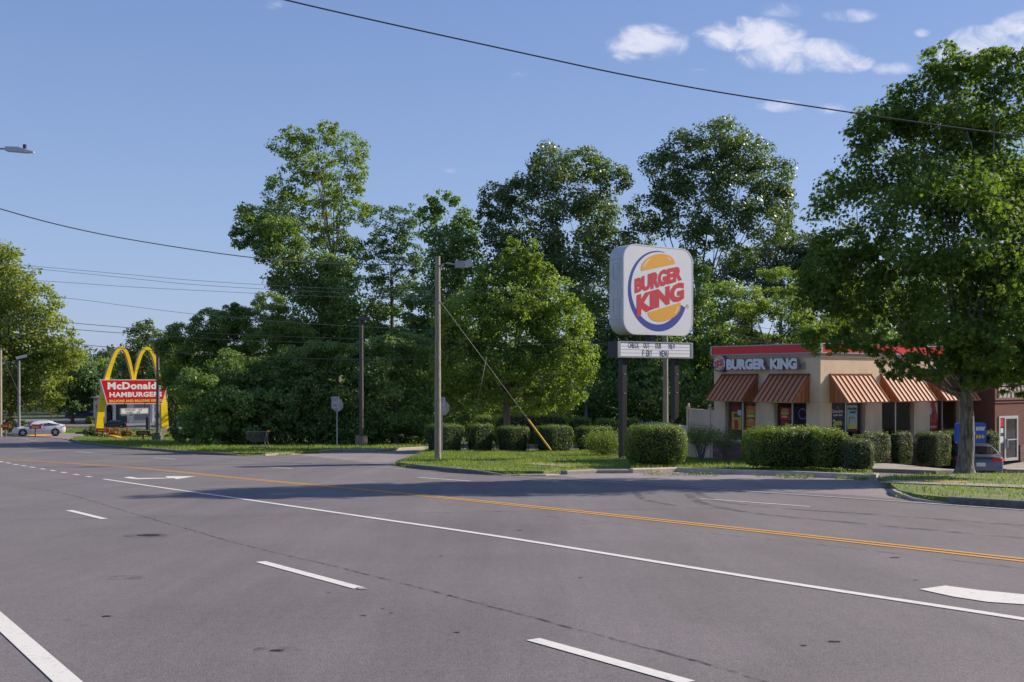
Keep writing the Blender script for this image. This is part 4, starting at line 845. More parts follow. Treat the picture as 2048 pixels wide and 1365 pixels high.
# ---------------------------------------------------------------- small white restaurant behind the arches
def white_building():
    Z = 128; C = onY(187, Z); C.z = 1.6-(850-755)*Z/2100; k = Z/2100; rz = R(20); root = thing('white_building', 'low white restaurant with arched openings and striped grey roof behind the yellow arches', 'building', C, rz); cs, sn = math.cos(rz), math.sin(rz)
    s_ = lambda p: (C.x-(p-1024)/2100*Z)/((p-1024)/2100*sn-cs); h = (850-795)*k
    Mw = mat('white_wall', (.72,.72,.76), .8, var=.05, vscale=1); fr = Fr((0,0,0), (1,0,0), (0,0,1), (0,-1,0)); L_ = s_(322)
    w = MB(); xa = [(s_(190), s_(197)), (s_(213), s_(225.5))]; d0, d1 = s_(232), s_(254)
    w.fbox(fr, 0, 0, xa[0][0], h, -.3, 0); w.fbox(fr, xa[0][1], 0, xa[1][0], h, -.3, 0); w.fbox(fr, xa[1][1], 0, d0, h, -.3, 0); w.fbox(fr, d1, 0, s_(259), h, -.3, 0); w.fbox(fr, s_(265), 0, L_, h, -.35, -.05)
    w.fbox(fr, d0, h*.78, d1, h, -.3, 0)
    for a, b in xa:
        n = 10; c = (a+b)/2; r = (b-a)/2; zc = h*.72-r
        pts = [(a, h), (a, zc)] + [(c-r*math.cos(math.pi*i/n), zc+r*1.1*math.sin(math.pi*i/n)) for i in range(1, n)] + [(b, zc), (b, h)]
        for p, q in zip(pts[1:-1], pts[2:]): 
            if p[0] < q[0]-1e-6: w.add([fr.p(p[0],p[1]),fr.p(q[0],q[1]),fr.p(q[0],h),fr.p(p[0],h)], [(0,1,2,3)])
    w.box(0, .3, 0, .3, 12, h+1); w.box(L_-.3, .3, 0, L_, 12, h); w.box(.3, 2.6, 0, L_-.3, 2.8, h)
    w.build('wall', Mw, root)
    c = MB(); c.fbox(fr, s_(259), 0, s_(265), h, -.3, .12); c.fbox(fr, s_(303), 0, s_(305), h, -.05, .1); c.fbox(fr, s_(265.2), 0, L_, .35, -.1, .05); c.build('column', mat('bright_white', (.74,.74,.76), .6), root)
    rf = MB(); rf.add([(-.4,-.5,h),(L_+.4,-.5,h),(L_+.4,5.0,h+2.0),(2.2,5.0,h+2.0),(-.4,12,h),(L_+.4,12,h)], [(0,1,2,3),(0,3,4),(3,2,5,4),(1,5,2)]); rf.box(-.4,-.5,h-.12,L_+.4,12,h-.002); rf.build('roof', mat('grey_roof', (.22,.22,.27), .8, var=.1, vscale=2), root)
    g = MB(); g.frect(fr, d0+.1, .1, d1-.1, h*.76, -.28); g.build('entrance_glass', mat('teal_glass', (.05,.10,.12), .15), root)
    m = MB()
    for i in range(6): m.frect(fr, s_(242)+i*(.14), h*.30, s_(242)+i*.14+.10, h*.50, -.26)
    m.build('notice', M_letter, root)
    wd = MB(); wd.frect(fr, s_(268), .5, s_(300), h*.9, -.04); wd.build('wall_panel', mat('grey_panel', (.33,.33,.37), .8), root)
    b = MB(); b.frect(fr, s_(260), h*.32, s_(264.5), h*.52, .125); b.build('blue_sign', mat('access_blue', (.03,.12,.45), .5), root)
    b = MB(); b.ball((s_(216.5), .35, .9), .45, .4, .95); b.build('dark_bin', M_black, root)
white_building()

# ---------------------------------------------------------------- sedan builder
def car(name, label, loc, rz, paint, scale=1.0, suv=False, group=None, plate=True, lights_on=False):
    root = thing(name, label, 'car', loc, rz, group); root.scale = (scale,)*3
    hz = .20 if suv else 0.0; B = MB(); st = [(-2.28,.42,.70,.55),(-2.26,.30,.86,.74),(-2.2,.24,.99+hz*.6,.80),(-1.9,.20,1.05+hz,.86),(-1.3,.18,1.03+hz,.885),(-.5,.17,.99+hz,.89),(.4,.17,.96+hz,.89),(1.1,.18,.94+hz,.885),(1.6,.2,.88+hz,.87),(2.0,.22,.80+hz,.83),(2.22,.26,.68+hz,.74),(2.30,.32,.55,.58)]
    n = 0; rows = []
    for (x, zb, zt, w) in st:
        half = [(0,zt),(w*.55,zt-.005),(w*.86,zt-.03),(w*.965,zt-.10),(w,zt-.20 if zt > .75 else zt-.1),(w*.995,.50),(w*.985,.34),(w*.93,zb+.02),(0,zb)]
        rows.append([(x, y, z) for y, z in half] + [(x, -y, z) for y, z in half[-2:0:-1]])
    m = len(rows[0])
    for r in rows: B.v += [Vector(p) for p in r]
    for i in range(len(rows)-1):
        for j in range(m): B.f.append((i*m+j, i*m+(j+1)%m, (i+1)*m+(j+1)%m, (i+1)*m+j))
    B.f += [tuple(range(m)), tuple(range(len(rows)*m-1, (len(rows)-1)*m-1, -1))]
    # cabin
    if suv: prof = [(-2.15,1.15,.82,1.0),(-1.85,1.55,.66,0),(-1.2,1.66,.64,0),(-.3,1.68,.64,0),(.35,1.62,.63,0),(1.15,1.14,.80,1)]
    else: prof = [(-1.92,1.03,.80,1.0),(-1.15,1.34,.63,0),(-.55,1.425,.60,0),(.05,1.425,.60,0),(.45,1.36,.61,0),(1.20,.935,.80,1)]
    belt = lambda x: (1.03 if not suv else 1.22) - .02*(x+1.9)/3
    cr = []
    for (x, z, w, e) in prof:
        zb_ = belt(x)-.03; wb = .865
        if e: cr.append([(x,wb*.93,zb_),(x,wb*.93,zb_+.01),(x,w*.9,z+.005),(x,0,z+.01),(x,-w*.9,z+.005),(x,-wb*.93,zb_+.01),(x,-wb*.93,zb_)])
        else: cr.append([(x,wb,zb_),(x,(wb+w)/2+.015,(zb_+z)/2),(x,w,z-.045),(x,0,z+.02),(x,-w,z-.045),(x,-(wb+w)/2-.015,(zb_+z)/2),(x,-wb,zb_)])
    b0 = len(B.v)
    for r in cr: B.v += [Vector(p) for p in r]
    for i in range(len(cr)-1):
        for j in range(6): B.f.append((b0+i*7+j, b0+i*7+j+1, b0+(i+1)*7+j+1, b0+(i+1)*7+j))
    B.build('body', paint, root, smooth_=True)
    gl = mat('car_glass', (.012,.014,.018), .06, spec=.8); G_ = MB()
    for s in (1, -1):     # side windows
        for (xa, xb) in (((-1.45,-.42)),((-.34,.62))):
            q = []
            for x in (xa, xb):
                # roof height at x
                for (p, p2) in zip(prof, prof[1:]):
                    if p[0] <= x <= p2[0]: t = (x-p[0])/(p2[0]-p[0]); z = p[1]+(p2[1]-p[1])*t; w = p[2]+(p2[2]-p[2])*t
                zz = min(z-.11, prof[2][1]-.10); zb_ = belt(x)+.02; f = (zz-(zb_-.05))/(z-.045-(zb_-.05)); wt = .865+(w-.865)*f+.012
                q += [(x, s*(.865+.006), zb_), (x, s*wt, max(zz, zb_+.05))]
            extra = []
            G_.add([q[0], q[2], q[3], q[1]], [(0,1,2,3)])
        # front quarter
        G_.add([(.66, s*.868, belt(.6)+.02), (1.02, s*.845, belt(1)+.0), (.66, s*.775, belt(.6)+(.20 if not suv else .26))], [(0,1,2)])
        G_.add([(-1.5, s*.868, belt(-1.5)+.02), (-1.78, s*.84, belt(-1.8)+.03), (-1.5, s*.79, belt(-1.5)+.12)], [(0,1,2)])
    a, b = prof[0], prof[1]; L = lambda t: (a[0]+(b[0]-a[0])*t-.012, a[1]+(b[1]-a[1])*t+.018)
    (xa, za), (xb, zb2) = L(.12), L(.9); G_.add([(xa,.68,za),(xa,-.68,za),(xb,-.56,zb2),(xb,.56,zb2)], [(0,1,2,3)]); G_.add([(xa-.003,.0,za+.008),(xa,-.68,za),(xb,-.56,zb2),(xb-.003,0,zb2+.008)], [(0,1,2,3)])
    a, b = prof[-1], prof[-2]; (xa, za), (xb, zb2) = (a[0]+(b[0]-a[0])*.1+.012, a[1]+(b[1]-a[1])*.1+.02), (a[0]+(b[0]-a[0])*.9+.012, a[1]+(b[1]-a[1])*.9+.02); G_.add([(xa,.70,za),(xa,-.70,za),(xb,-.55,zb2),(xb,.55,zb2)], [(3,2,1,0)])
    G_.build('windows', gl, root)
    tm = MB()
    for s in (1,-1):
        tm.box(-.40, s*.872-.004, belt(0)-.0, -.37, s*.872+.004, belt(0)+.34 if False else belt(0)+.02)
        for x in (-1.42,-.40,.72): tm.box(x-.006, s*.888-.003, .34, x+.006, s*.888+.003, belt(x)-.06)
    tm.box(-2.275,-.5,.93 if not suv else 1.05,-2.235,.5,.96 if not suv else 1.08)
    tm.box(-2.30,-.62,.30,-2.262,.62,.46); tm.box(2.26,-.55,.30,2.315,.55,.50)
    tm.build('dark_trim', M_black, root)
    hn = MB()
    for s in (1,-1):
        for x in (-.62, .42): hn.box(x-.09, s*.895-.012, .84+hz, x+.09, s*.895+.012, .865+hz)
    hn.build('door_handle', paint, root)
    for x in (-1.38, 1.38):
        for s in (1,-1):
            ar = MB(); ar.tube([(x, s*.70, .33), (x, s*.893, .33)], .375, 24); ar.build('wheel_arch', M_black, root)
            ty = MB(); ty.tube([(x, s*.70, .33), (x, s*.90, .33)], .325, 24); tyo = ty.build('wheel', mat('tyre', (.018,.018,.018), .85), root)
            rm = MB(); yo = s*.903; fr = Fr((x, yo, .33), (1,0,0), (0,0,1), (0,s,0)); rm.fpoly(fr, ellipse(0,0,.235,.235,24), 0.0)
            rmo = rm.build('rim', mat('rim_dark', (.06,.06,.065), .4, metal=.5), tyo); sp = MB()
            for k in range(5):
                th = R(72*k+20); c, sn = math.cos(th), math.sin(th); w = .045; sp.fpoly(fr, [(c*.03-sn*w, sn*.03+c*w),(c*.225-sn*w*.6, sn*.225+c*w*.6),(c*.225+sn*w*.6, sn*.225-c*w*.6),(c*.03+sn*w, sn*.03-c*w)], .006)
            sp.build('spokes', mat('rim_silver', (.50,.50,.52), .3, metal=.8), tyo)
    for s in (1,-1):
        tl = MB(); z0, z1 = (.80,.93) if not suv else (.95,1.12)
        tl.add([(-2.285,s*.38,z0+.02),(-2.285,s*.38,z1),(-2.262,s*.74,z0+.01),(-2.262,s*.74,z1),(-2.05,s*.872,z0+.02),(-2.05,s*.872,z1-.0)], [(0,1,3,2),(2,3,5,4)] if s < 0 else [(2,3,1,0),(4,5,3,2)])
        tl.build('tail_light', mat('tail_red', (.45,.01,.012), .15, emit=(1,.03,.02) if lights_on else (0.3,.01,.01), estr=.5 if lights_on else .1), root)
        hl = MB(); hl.add([(2.235,s*.45,.62+hz),(2.215,s*.45,.72+hz),(2.10,s*.76,.66+hz),(2.06,s*.77,.76+hz),(1.85,s*.868,.72+hz),(1.80,s*.868,.79+hz)], [(0,1,3,2),(2,3,5,4)]); hl.build('headlight', mat('headlight', (.25,.26,.28), .1), root)
        mi = MB(); mi.ball((.72, s*.99, 1.0+hz), .09, .115, .075); mi.box(.70, s*.93-.06, .95+hz, .76, s*.93+.04, .98+hz); mi.build('mirror', paint, root)
    if plate: p = MB(); p.box(-2.31, -.16, .62, -2.292, .16, .76); po = p.build('licence_plate', M_letter, root)
    return root
M_pw = mat('paint_white', (.62,.62,.64), .25, coat=.6); M_pg = mat('paint_grey', (.12,.145,.20), .3, metal=.5, coat=.6); M_pn = mat('paint_navy', (.012,.025,.10), .25, coat=.6); M_pd = mat('paint_dark', (.02,.022,.03), .25, coat=.6)
c = onY(81, 94); car('parked_car', 'white sedan with black wheels on the grass by the far driveway', (c.x-.1, 94, zg(c.x,94)+.06), R(203), M_pw, .95)
ph = R(14.6); rl = Vector((17.05, 40.3)); hd = Vector((math.sin(ph), math.cos(ph))); rt = Vector((math.cos(ph), -math.sin(ph))); cc = rl + hd*2.3 + rt*.88
car('parked_car', 'grey sedan seen from behind at the drive-through entrance behind the maple trunk', (cc.x, cc.y, 1.6-(961-755)*41/2100), math.atan2(hd.y, hd.x), M_pg, lights_on=True)
c = onY(1296, 53); car('parked_car', 'dark blue car hidden behind the round hedge under the tall sign', (c.x, 53, zg(c.x,53)), R(180-40), M_pn, 1.0, suv=True)
c = onY(165, 142); car('parked_car', 'dark blue hatchback parked left of the white building', (c.x, 142, zg(c.x,142)), R(18), M_pn, .95, suv=True)
c = onY(226, 117); car('parked_car', 'dark car parked behind the orange flowers and left yellow arch leg', (c.x, 117, zg(c.x,117)), R(200), M_pd, .62)

# ---------------------------------------------------------------- poles, lamps, small signs
def pole_thing(name, label, cat, px_, Z, ytop, r, material, group=None, r2=None, base=None, sq=False):
    b = onY(px_, Z) if base is None else base; root = thing(name, label, cat, b, 0, group); top = P(px_, ytop, Z).z - b.z; mb = MB()
    if sq: mb.box(-r, -r, -.4, r, r, top)
    else: mb.tube([(0,0,-.4), (0,0,top*.5), (0,0,top)], [r, (r+(r2 or r))/2, r2 or r], 14)
    mb.build('pole', material, root, smooth_=not sq); return root, top
def shoebox(root, c, ang, s=1.0, tilt=.3):
    fr = Fr(c, (math.cos(ang), math.sin(ang), tilt*.5), (0,0,1), (-math.sin(ang), math.cos(ang), 0)); mb = MB(); L_, W, H = .62*s, .22*s, .17*s
    v = [fr.p(0,-H/2,-W),fr.p(L_,-H/2,-W),fr.p(L_,H/2,-W*.8),fr.p(0,H/2,-W*.8),fr.p(0,-H/2,W),fr.p(L_,-H/2,W),fr.p(L_,H/2,W*.8),fr.p(0,H/2,W*.8)]
    mb.add(v, [(0,3,2,1),(4,5,6,7),(0,1,5,4),(1,2,6,5),(2,3,7,6),(3,0,4,7)]); h = mb.build('lamp_head', M_grey, root)
    ln = MB(); ln.add([fr.p(.05,-H/2-.004,-W*.8),fr.p(L_-.04,-H/2-.004,-W*.8),fr.p(L_-.04,-H/2-.004,W*.8),fr.p(.05,-H/2-.004,W*.8)], [(0,1,2,3)]); ln.build('lens', M_letter, h)
wp, top = pole_thing('utility_pole', 'tall weathered wooden pole on the island lawn with a floodlight arm near its top', 'pole', 875.5, 43.6, 513, .145, M_wood, r2=.105)
k = 43.6/2100; ar = MB(); ar.tube([(.10,0,top-.55),(.14,0,top-.42),(.22,0,top-.32),(.36,0,top-.28),(.85,0,top-.36)], .035, 8); ao = ar.build('lamp_arm', M_grey, wp)
fl = MB(); fl.box(.72,-.12,top-.48,1.10,.14,top-.20); fl.tube([(.78,0,top-.20),(.78,0,top-.12)], .03, 8); fl.build('lamp_housing', M_grey, ao)
fl = MB(); fr = Fr((1.12,0,top-.36),(.94,0,.34),(-.34,0,.94),(0,-1,0)); v = [fr.p(0,-.13,-.12),fr.p(.34,-.17,-.17),fr.p(.34,.17,-.17),fr.p(0,.13,-.12),fr.p(0,-.13,.12),fr.p(.34,-.17,.17),fr.p(.34,.17,.17),fr.p(0,.13,.12)]; fl.add(v, [(0,3,2,1),(4,5,6,7),(0,1,5,4),(1,2,6,5),(2,3,7,6),(3,0,4,7)]); fl.build('floodlight', mat('lamp_grey', (.45,.45,.46), .4), ao)
hw = MB(); hw.tube([(0,-.13,top-1.9),(.0,-.16,top-1.9)], .03, 6); hw.tube([(-.02,-.1,top-.5),(-.12,-.05,top-1.2),(-.55,.1,top-1.7),(-1.1,.2,top-1.72)], .012, 5); hw.build('drop_cable', M_grey, wp)
guy = lambda name, label, pts, r, m, guard=None, ga=None: None
def wire(label, pts, r=.012, sag=0.0, cat='power line', name='power_line', group='wires strung across the scene', m=None):
    # pts world points; smooth 3D curve through them
    q = [Vector(p) for p in pts]; q = [q[0]*2-q[1]] + q + [q[-1]*2-q[-2]]; out = []
    for i in range(1, len(q)-2):
        for k_ in range(10):
            t = k_/10; a, b, c_, d = q[i-1], q[i], q[i+1], q[i+2]; out.append(0.5*((2*b)+(c_-a)*t+(2*a-5*b+4*c_-d)*t*t+(3*b-a-3*c_+d)*t**3))
    out.append(q[-2]); mb = MB(); mb.tube(out, r, 6); o = mb.build(name, m or M_wire, smooth_=True); tag(o, label, cat, group); return origin_to(o, out[0])
M_wire = mat('wire_black', (.05,.05,.055), .6); M_wireg = mat('wire_grey', (.16,.17,.18), .5, metal=.3)
wire('thick black cable sagging high across the top right sky', [P(300,-75,21),P(570,0,21),P(1052,108,22),P(1300,160,22.5),P(1560,204,23),P(2048,273,24),P(2500,315,25)], .016)
wire('black cable running from the left edge to the top of the wooden pole', [P(-300,325,34),P(0,418,35.5),P(152,458,36.5),P(305,487,38),P(500,515,40),P(664,527.5,42),P(873,531,43.6)], .018)
for (lab, a) in (('faint upper wire of the three meeting the wooden pole', [(-200,512),(57,532),(250,549),(400,562),(640,576),(868,582),(1140,575.5),(1300,574),(1700,601),(2100,640)]), ('middle wire of the three meeting the wooden pole', [(-200,512),(57,536.5),(250,556),(400,570.5),(640,584),(868,590.5),(1140,581),(1300,582),(1700,612),(2100,655)]),
               ('lowest wire of the three meeting the wooden pole', [(-200,545),(98,563),(250,573.5),(400,581.5),(590,591),(868,601)]),
               ('single thin wire crossing the sky above the left tree line', [(-200,566),(117,595),(260,613),(412,631),(640,649),(868,661)]),
               ('upper cable of the pair passing just above the yellow arches', [(-200,612),(0,632),(129,645),(300,659),(500,671),(868,681),(1200,679)]),
               ('lower cable of the pair passing just above the yellow arches', [(-200,622),(0,644),(122,657),(300,670.5),(500,682),(868,690.5),(1210,688)]),
               ('lowest cable crossing the tops of the yellow arches', [(-200,650),(0,671),(122,685),(244,697),(500,714),(868,719.5),(1215,703)]),
               ('wire descending behind the restaurant roof from the sign', [(1195,640),(1384,640),(1540,658),(1700,675),(2100,712)]), ('second wire descending to the restaurant roof', [(1200,658),(1370,660.6),(1480,680),(1600,693)]), ('third wire dropping onto the restaurant roof', [(1200,650),(1390,655),(1564,688),(1640,702)])):
    Zs = 60 if a[0][0] < 1000 else 58; wire(lab, [P(x, y, Zs + (x-868)*-.004) for x, y in a], .016 if 'pair' in lab or 'lowest cable' in lab else .011, m=M_wireg if 'pair' not in lab and 'lowest cable' not in lab else None)
A, Bp, Cc = P(880,603,43.5), P(1025,797,44.5), None; Cg = G(1111,913); g1 = MB(); g1.tube([A, A.lerp(Cg,.62)], .012, 6)
gt = thing('guy_wire', 'steel guy wire with yellow plastic guard anchored in the lawn', 'guy wire', Cg, 0); g1 = MB(); g1.tube([A, Cg], .013, 6); g1.build('cable', M_wireg, gt, world=True); dv = (A-Cg).normalized(); g2 = MB(); g2.tube([Cg+dv*.55, Cg+dv*3.05], .045, 10); g2.build('yellow_guard', mat('guard_yellow', (.62,.36,.06), .5), gt, world=True)
Ag = G(930,908); At = P(973,715,48); o = MB().tube([At, P(963,768,47), Ag], .013, 6).build('guy_wire', M_wireg); tag(o, 'thin steel guy wire rising from the lawn in front of the maple', 'guy wire'); origin_to(o, Ag)
# dark lamp post
lp, top = pole_thing('lamp_post', 'dark bronze lamp post on a concrete block by the exit driveway', 'lamp post', 722.5, 68, 640, .16, M_brz, r2=.12)
mb = MB(); mb.tube([(0,0,-.3),(0,0,.78)], .40, 20); mb.build('concrete_footing', M_cblock, lp); mb = MB(); mb.box(-.12,-.35,top-.02,.62,.35,top+.20); mb.build('lamp_head', M_brz, lp)
lp, top = pole_thing('lamp_post', 'grey parking lot lamp post standing in front of the red arch sign', 'lamp post', 315.5, 86, 683, .15, mat('post_grey', (.11,.105,.115), .5), r2=.12)
mb = MB(); mb.box(-.36,-.36,-.3,.36,.36,.5); mb.box(-.25,-.25,.5,.25,.25,.75); mb.build('base_cover', mat('post_grey', (.11,.105,.115), .5), lp); shoebox(lp, (.1,0,top+.18), R(20), 1.25, .5); shoebox(lp, (-.08,0,top+.12), R(150), 1.1, .2)
lp, top = pole_thing('lamp_post', 'slim grey lamp post beside the white sedan', 'lamp post', 38, 96, 722, .14, mat('post_grey2', (.22,.21,.21), .5), r2=.10); shoebox(lp, (-.25,0,top+.25), R(25), 1.5, .5); mb = MB(); mb.box(-.4,-.4,-.3,.4,.4,.6); mb.build('base_cover', M_cblock, lp)
lp, top = pole_thing('lamp_post', 'short double floodlight post just right of the yellow arches', 'lamp post', 333, 112, 752, .10, M_grey); shoebox(lp, (.05,0,top+.42), R(8), 1.5, .1); shoebox(lp, (-.05,0,top+.42), R(172), 1.3, .1)
pole_thing('pole', 'thin grey pole rising behind the clipped hedges right of the maple', 'pole', 1172.5, 76, 690, .12, mat('post_grey3', (.17,.15,.15), .6))
pole_thing('utility_pole', 'wooden pole standing behind the tall burger sign', 'pole', 1331, 62, 660, .17, M_wood, r2=.14)
lw, top = pole_thing('utility_pole', 'wooden pole at the left edge beside the small red sign', 'pole', 0.5, 92, 700, .16, M_wood, r2=.14)
o = MB().tube([P(4,712,92), P(75,868,99)], .02, 5).build('guy_wire', M_wireg); tag(o, 'guy wire slanting down from the wooden pole behind the white sedan', 'guy wire'); origin_to(o, P(75,868,99))
# cobra-head street light reaching in from the left
sp_ = onY(-230, 33); st = thing('street_light', 'grey street light head on a long arm reaching in from the left edge', 'street light', sp_, 0); tz = P(-230,296,33).z-sp_.z
mb = MB(); mb.tube([(0,0,-.3),(0,0,tz+.3)], [.14,.09], 12); mb.build('pole', M_wood, st); x1 = (10+230)/2100*33; mb = MB(); mb.tube([(0,0,tz-.3),(.8,0,tz-.02),(x1+.1,0,tz-.03)], .03, 8); mb.build('arm', M_grey, st)
mb = MB(); e = (68+230)/2100*33; v = []
for x, w, zt, zb_ in ((x1,.06,-.01,-.08),(x1+.05,.11,.03,-.11),(x1+.45,.13,.01,-.14),(e-.25,.12,-.06,-.16),(e,.05,-.12,-.16)): v.append([(x,-w,tz+zb_),(x,w,tz+zb_),(x,w*.8,tz+zt),(x,-w*.8,tz+zt)])
for r in v: mb.v += [Vector(p) for p in r]
for i in range(4): mb.f += [(i*4+j, i*4+(j+1)%4, (i+1)*4+(j+1)%4, (i+1)*4+j) for j in range(4)]
mb.f += [(3,2,1,0),(16,17,18,19)]; h = mb.build('lamp_head', mat('lamp_grey', (.45,.45,.46), .4), st); mb = MB(); mb.tube([(x1+.62,0,tz-.02),(x1+.62,0,tz+.10)], .055, 12); mb.build('photocell', M_black, h)
# exit-only signs on the backs of stop signs
def exit_sign(px_, Z, yb, yt, rz, label):
    b = onY(px_, Z); b.z = P(px_, yb, Z).z; root = thing('exit_sign', label, 'sign', b, rz, 'exit only signs by the driveway'); H = P(px_, yt, Z).z-b.z; k = Z/2100
    mb = MB(); mb.box(-.035,-.03,-.2,.035,.03,H-.1); mb.build('post', mat('galvanised', (.34,.37,.40), .5, metal=.4), root)
    fr = Fr((.02,.035,H-.50), (1,0,0), (0,0,1), (0,-1,0)); rr = .40; oc = [(rr*math.cos(R(22.5+45*i)), rr*math.sin(R(22.5+45*i))) for i in range(8)]; mb = MB(); mb.fprism(fr, oc, -.004, 0); mb.build('octagon_plate', mat('plate_back', (.36,.35,.35), .5, metal=.3), root)
    mb = MB(); mb.fprism(Fr((-.10,-.036,H-.34),(1,0,0),(0,0,1),(0,-1,0)), [(-.25,-.37),(.25,-.37),(.25,.37),(-.25,.37)], 0, .012); po = mb.build('plate', mat('plate_white', (.50,.49,.51), .5), root)
    f2 = Fr((-.10,-.05,H-.34),(1,0,0),(0,0,1),(0,-1,0)); mb = MB(); mb.ftext(f2, 'EXIT', -.17, .06, .17, .29, .003, bold=.0); mb.ftext(f2, 'ONLY', -.17, -.28, .17, -.05, .003, bold=.0); 
    for q in ((-.23,-.35,.23,-.34),(-.23,.34,.23,.35),(-.23,-.35,-.22,.35),(.22,-.35,.23,.35)): mb.frect(f2, *q, .002)
    mb.build('lettering', mat('letter_dark', (.04,.03,.05), .6), po)
exit_sign(674, 64, 899, 794.5, R(22), 'exit only sign on a steel post in front of the dark shrubs')
exit_sign(884, 52, 911, 796, R(22), 'exit only sign partly hidden behind the tall wooden pole')
# blue entrance sign
Z = 36.5; b = onY(1944, Z); b.z = P(1944,958,Z).z; es = thing('entrance_sign', 'blue sign reading enter with three yellow arrows behind the maple trunk', 'sign', b, R(12)); k = Z/2100; zz = lambda y: P(1944,y,Z).z-b.z
fr = Fr((0,0,0),(1,0,0),(0,0,1),(0,-1,0)); mb = MB(); mb.fprism(fr, rrect(-.60,zz(887),.56,zz(846.5),.09,5), -.13, 0); cb = mb.build('cabinet', mat('blue_cabinet', (.015,.085,.46), .35), es); mb = MB(); mb.box(-.0,.01,-.3,.13,.12,zz(887)); mb.build('post', mat('blue_post', (.015,.05,.25), .4), es)
mb = MB(); mb.ftext(fr, 'enter', .14, zz(862), .52, zz(852), .008, bold=.04); mb.build('lettering', M_letter, cb); mb = MB()
for i in range(3): x = .16+i*.115; mb.fpoly(fr, [(x,zz(879)),(x+.115,zz(874)),(x,zz(869))], .008)
mb.build('arrows', mat('arrow_yellow', (.80,.50,.03), .4), cb); ef = Fr((-.12,0,zz(866.5)),(1,0,0),(0,0,1),(0,-1,0)); mb = MB(); mb.fprism(ef, ellipse(0,0,.235,.235,28), 0, .012); ew = mb.build('emblem', M_signw, cb); bun_emblem(ew, ef, .13, .013)
# small red direction signs
def small_sign(px_, Z, y0, y1, w_px, label, col, dark=False, left=False):
    b = onY(px_, Z); b.z += .1; root = thing('direction_sign', label, 'sign', b, R(6), 'small red direction signs by the far driveways'); k = Z/2100; z1 = P(px_,y0,Z).z-b.z; z0 = P(px_,y1,Z).z-b.z; w = w_px*k
    mb = MB(); mb.box(-w/2,-.08,z0,w/2,.08,z1); pn = mb.build('panel', mat(col[0], col[1], .4), root); mb = MB(); mb.box(-.05,-.05,-.4,.05,.05,z0); mb.build('post', mat('sign_post', (.16,.12,.08), .7), root)
    fr = Fr((0,-.081,(z0+z1)/2),(-1 if left else 1,0,0),(0,0,1),(0,-1,0)); h = (z1-z0)*.30; mb = MB(); L_ = w*.34; mb.fpoly(fr, [(-L_,-h*.6),(L_*.6,-h*.6),(L_*.6,-h),(L_,0),(L_*.6,h),(L_*.6,h*.6),(-L_,h*.6)], .008); mb.build('arrow', mat(col[2], col[3], .5), pn)
small_sign(11, 91, 849.5, 855.5, 16, 'red direction sign beside the left edge wooden pole', ('small_red', (.42,.02,.03), 'arrow_gold', (.75,.45,.05)))
small_sign(71, 90.5, 851, 858, 23, 'red direction sign in front of the white sedan', ('small_red', (.42,.02,.03), 'arrow_gold', (.75,.45,.05)), left=True)
small_sign(205.5, 91, 857.5, 865, 25, 'bright red direction sign in the flowers below the left arch', ('bright_red', (.62,.01,.03), 'arrow_gold', (.75,.45,.05)))
small_sign(286.5, 85.5, 862.5, 870, 27, 'dark maroon direction sign beside the grey lamp post', ('maroon', (.10,.01,.02), 'arrow_dull', (.30,.20,.03)))
for px_, lab in ((296, 'narrow grey two-tone sign seen side-on left of the grey lamp post'), (353.5, 'narrow grey two-tone sign seen side-on right of the arch footing')):
    Z = 99; b = onY(px_, Z); root = thing('traffic_sign', lab, 'sign', b, 0, 'grey signs behind the arches'); z0, z1 = P(px_,861,Z).z-b.z, P(px_,834.5,Z).z-b.z
    mb = MB(); mb.box(-.20,-.03,z0,.02,.0,z1); mb.build('plate', M_postm, root); mb = MB(); mb.box(.02,-.03,z0,.22,.0,z1-.05); mb.build('light_plate', mat('plate_grey', (.25,.24,.25), .6), root); mb = MB(); mb.box(-.05,.005,-.2,.05,.08,z0+.5); mb.build('post', M_grey, root)
Z = 146; b = onY(108.5, Z); ys = thing('banner_sign', 'small yellow banner sign under the trees left of the blue hatchback', 'sign', b, 0); z0, z1 = P(108,829.5,Z).z-b.z, P(108,822,Z).z-b.z; mb = MB(); mb.box(-.65,-.04,z0,.65,.04,z1); pn = mb.build('panel', mat('banner_yellow', (.65,.36,.02), .5), ys); mb = MB(); mb.box(-.5,-.02,-.2,-.44,.02,z0); mb.box(.44,-.02,-.2,.5,.02,z0); mb.build('leg', M_postm, ys); mb = MB(); fr = Fr((0,-.045,0),(1,0,0),(0,0,1),(0,-1,0)); mb.fpoly(fr, ellipse(0,(z0+z1)/2,.42,.12,16), .006); mb.build('print', mat('print_brown', (.16,.08,.02), .6), pn)
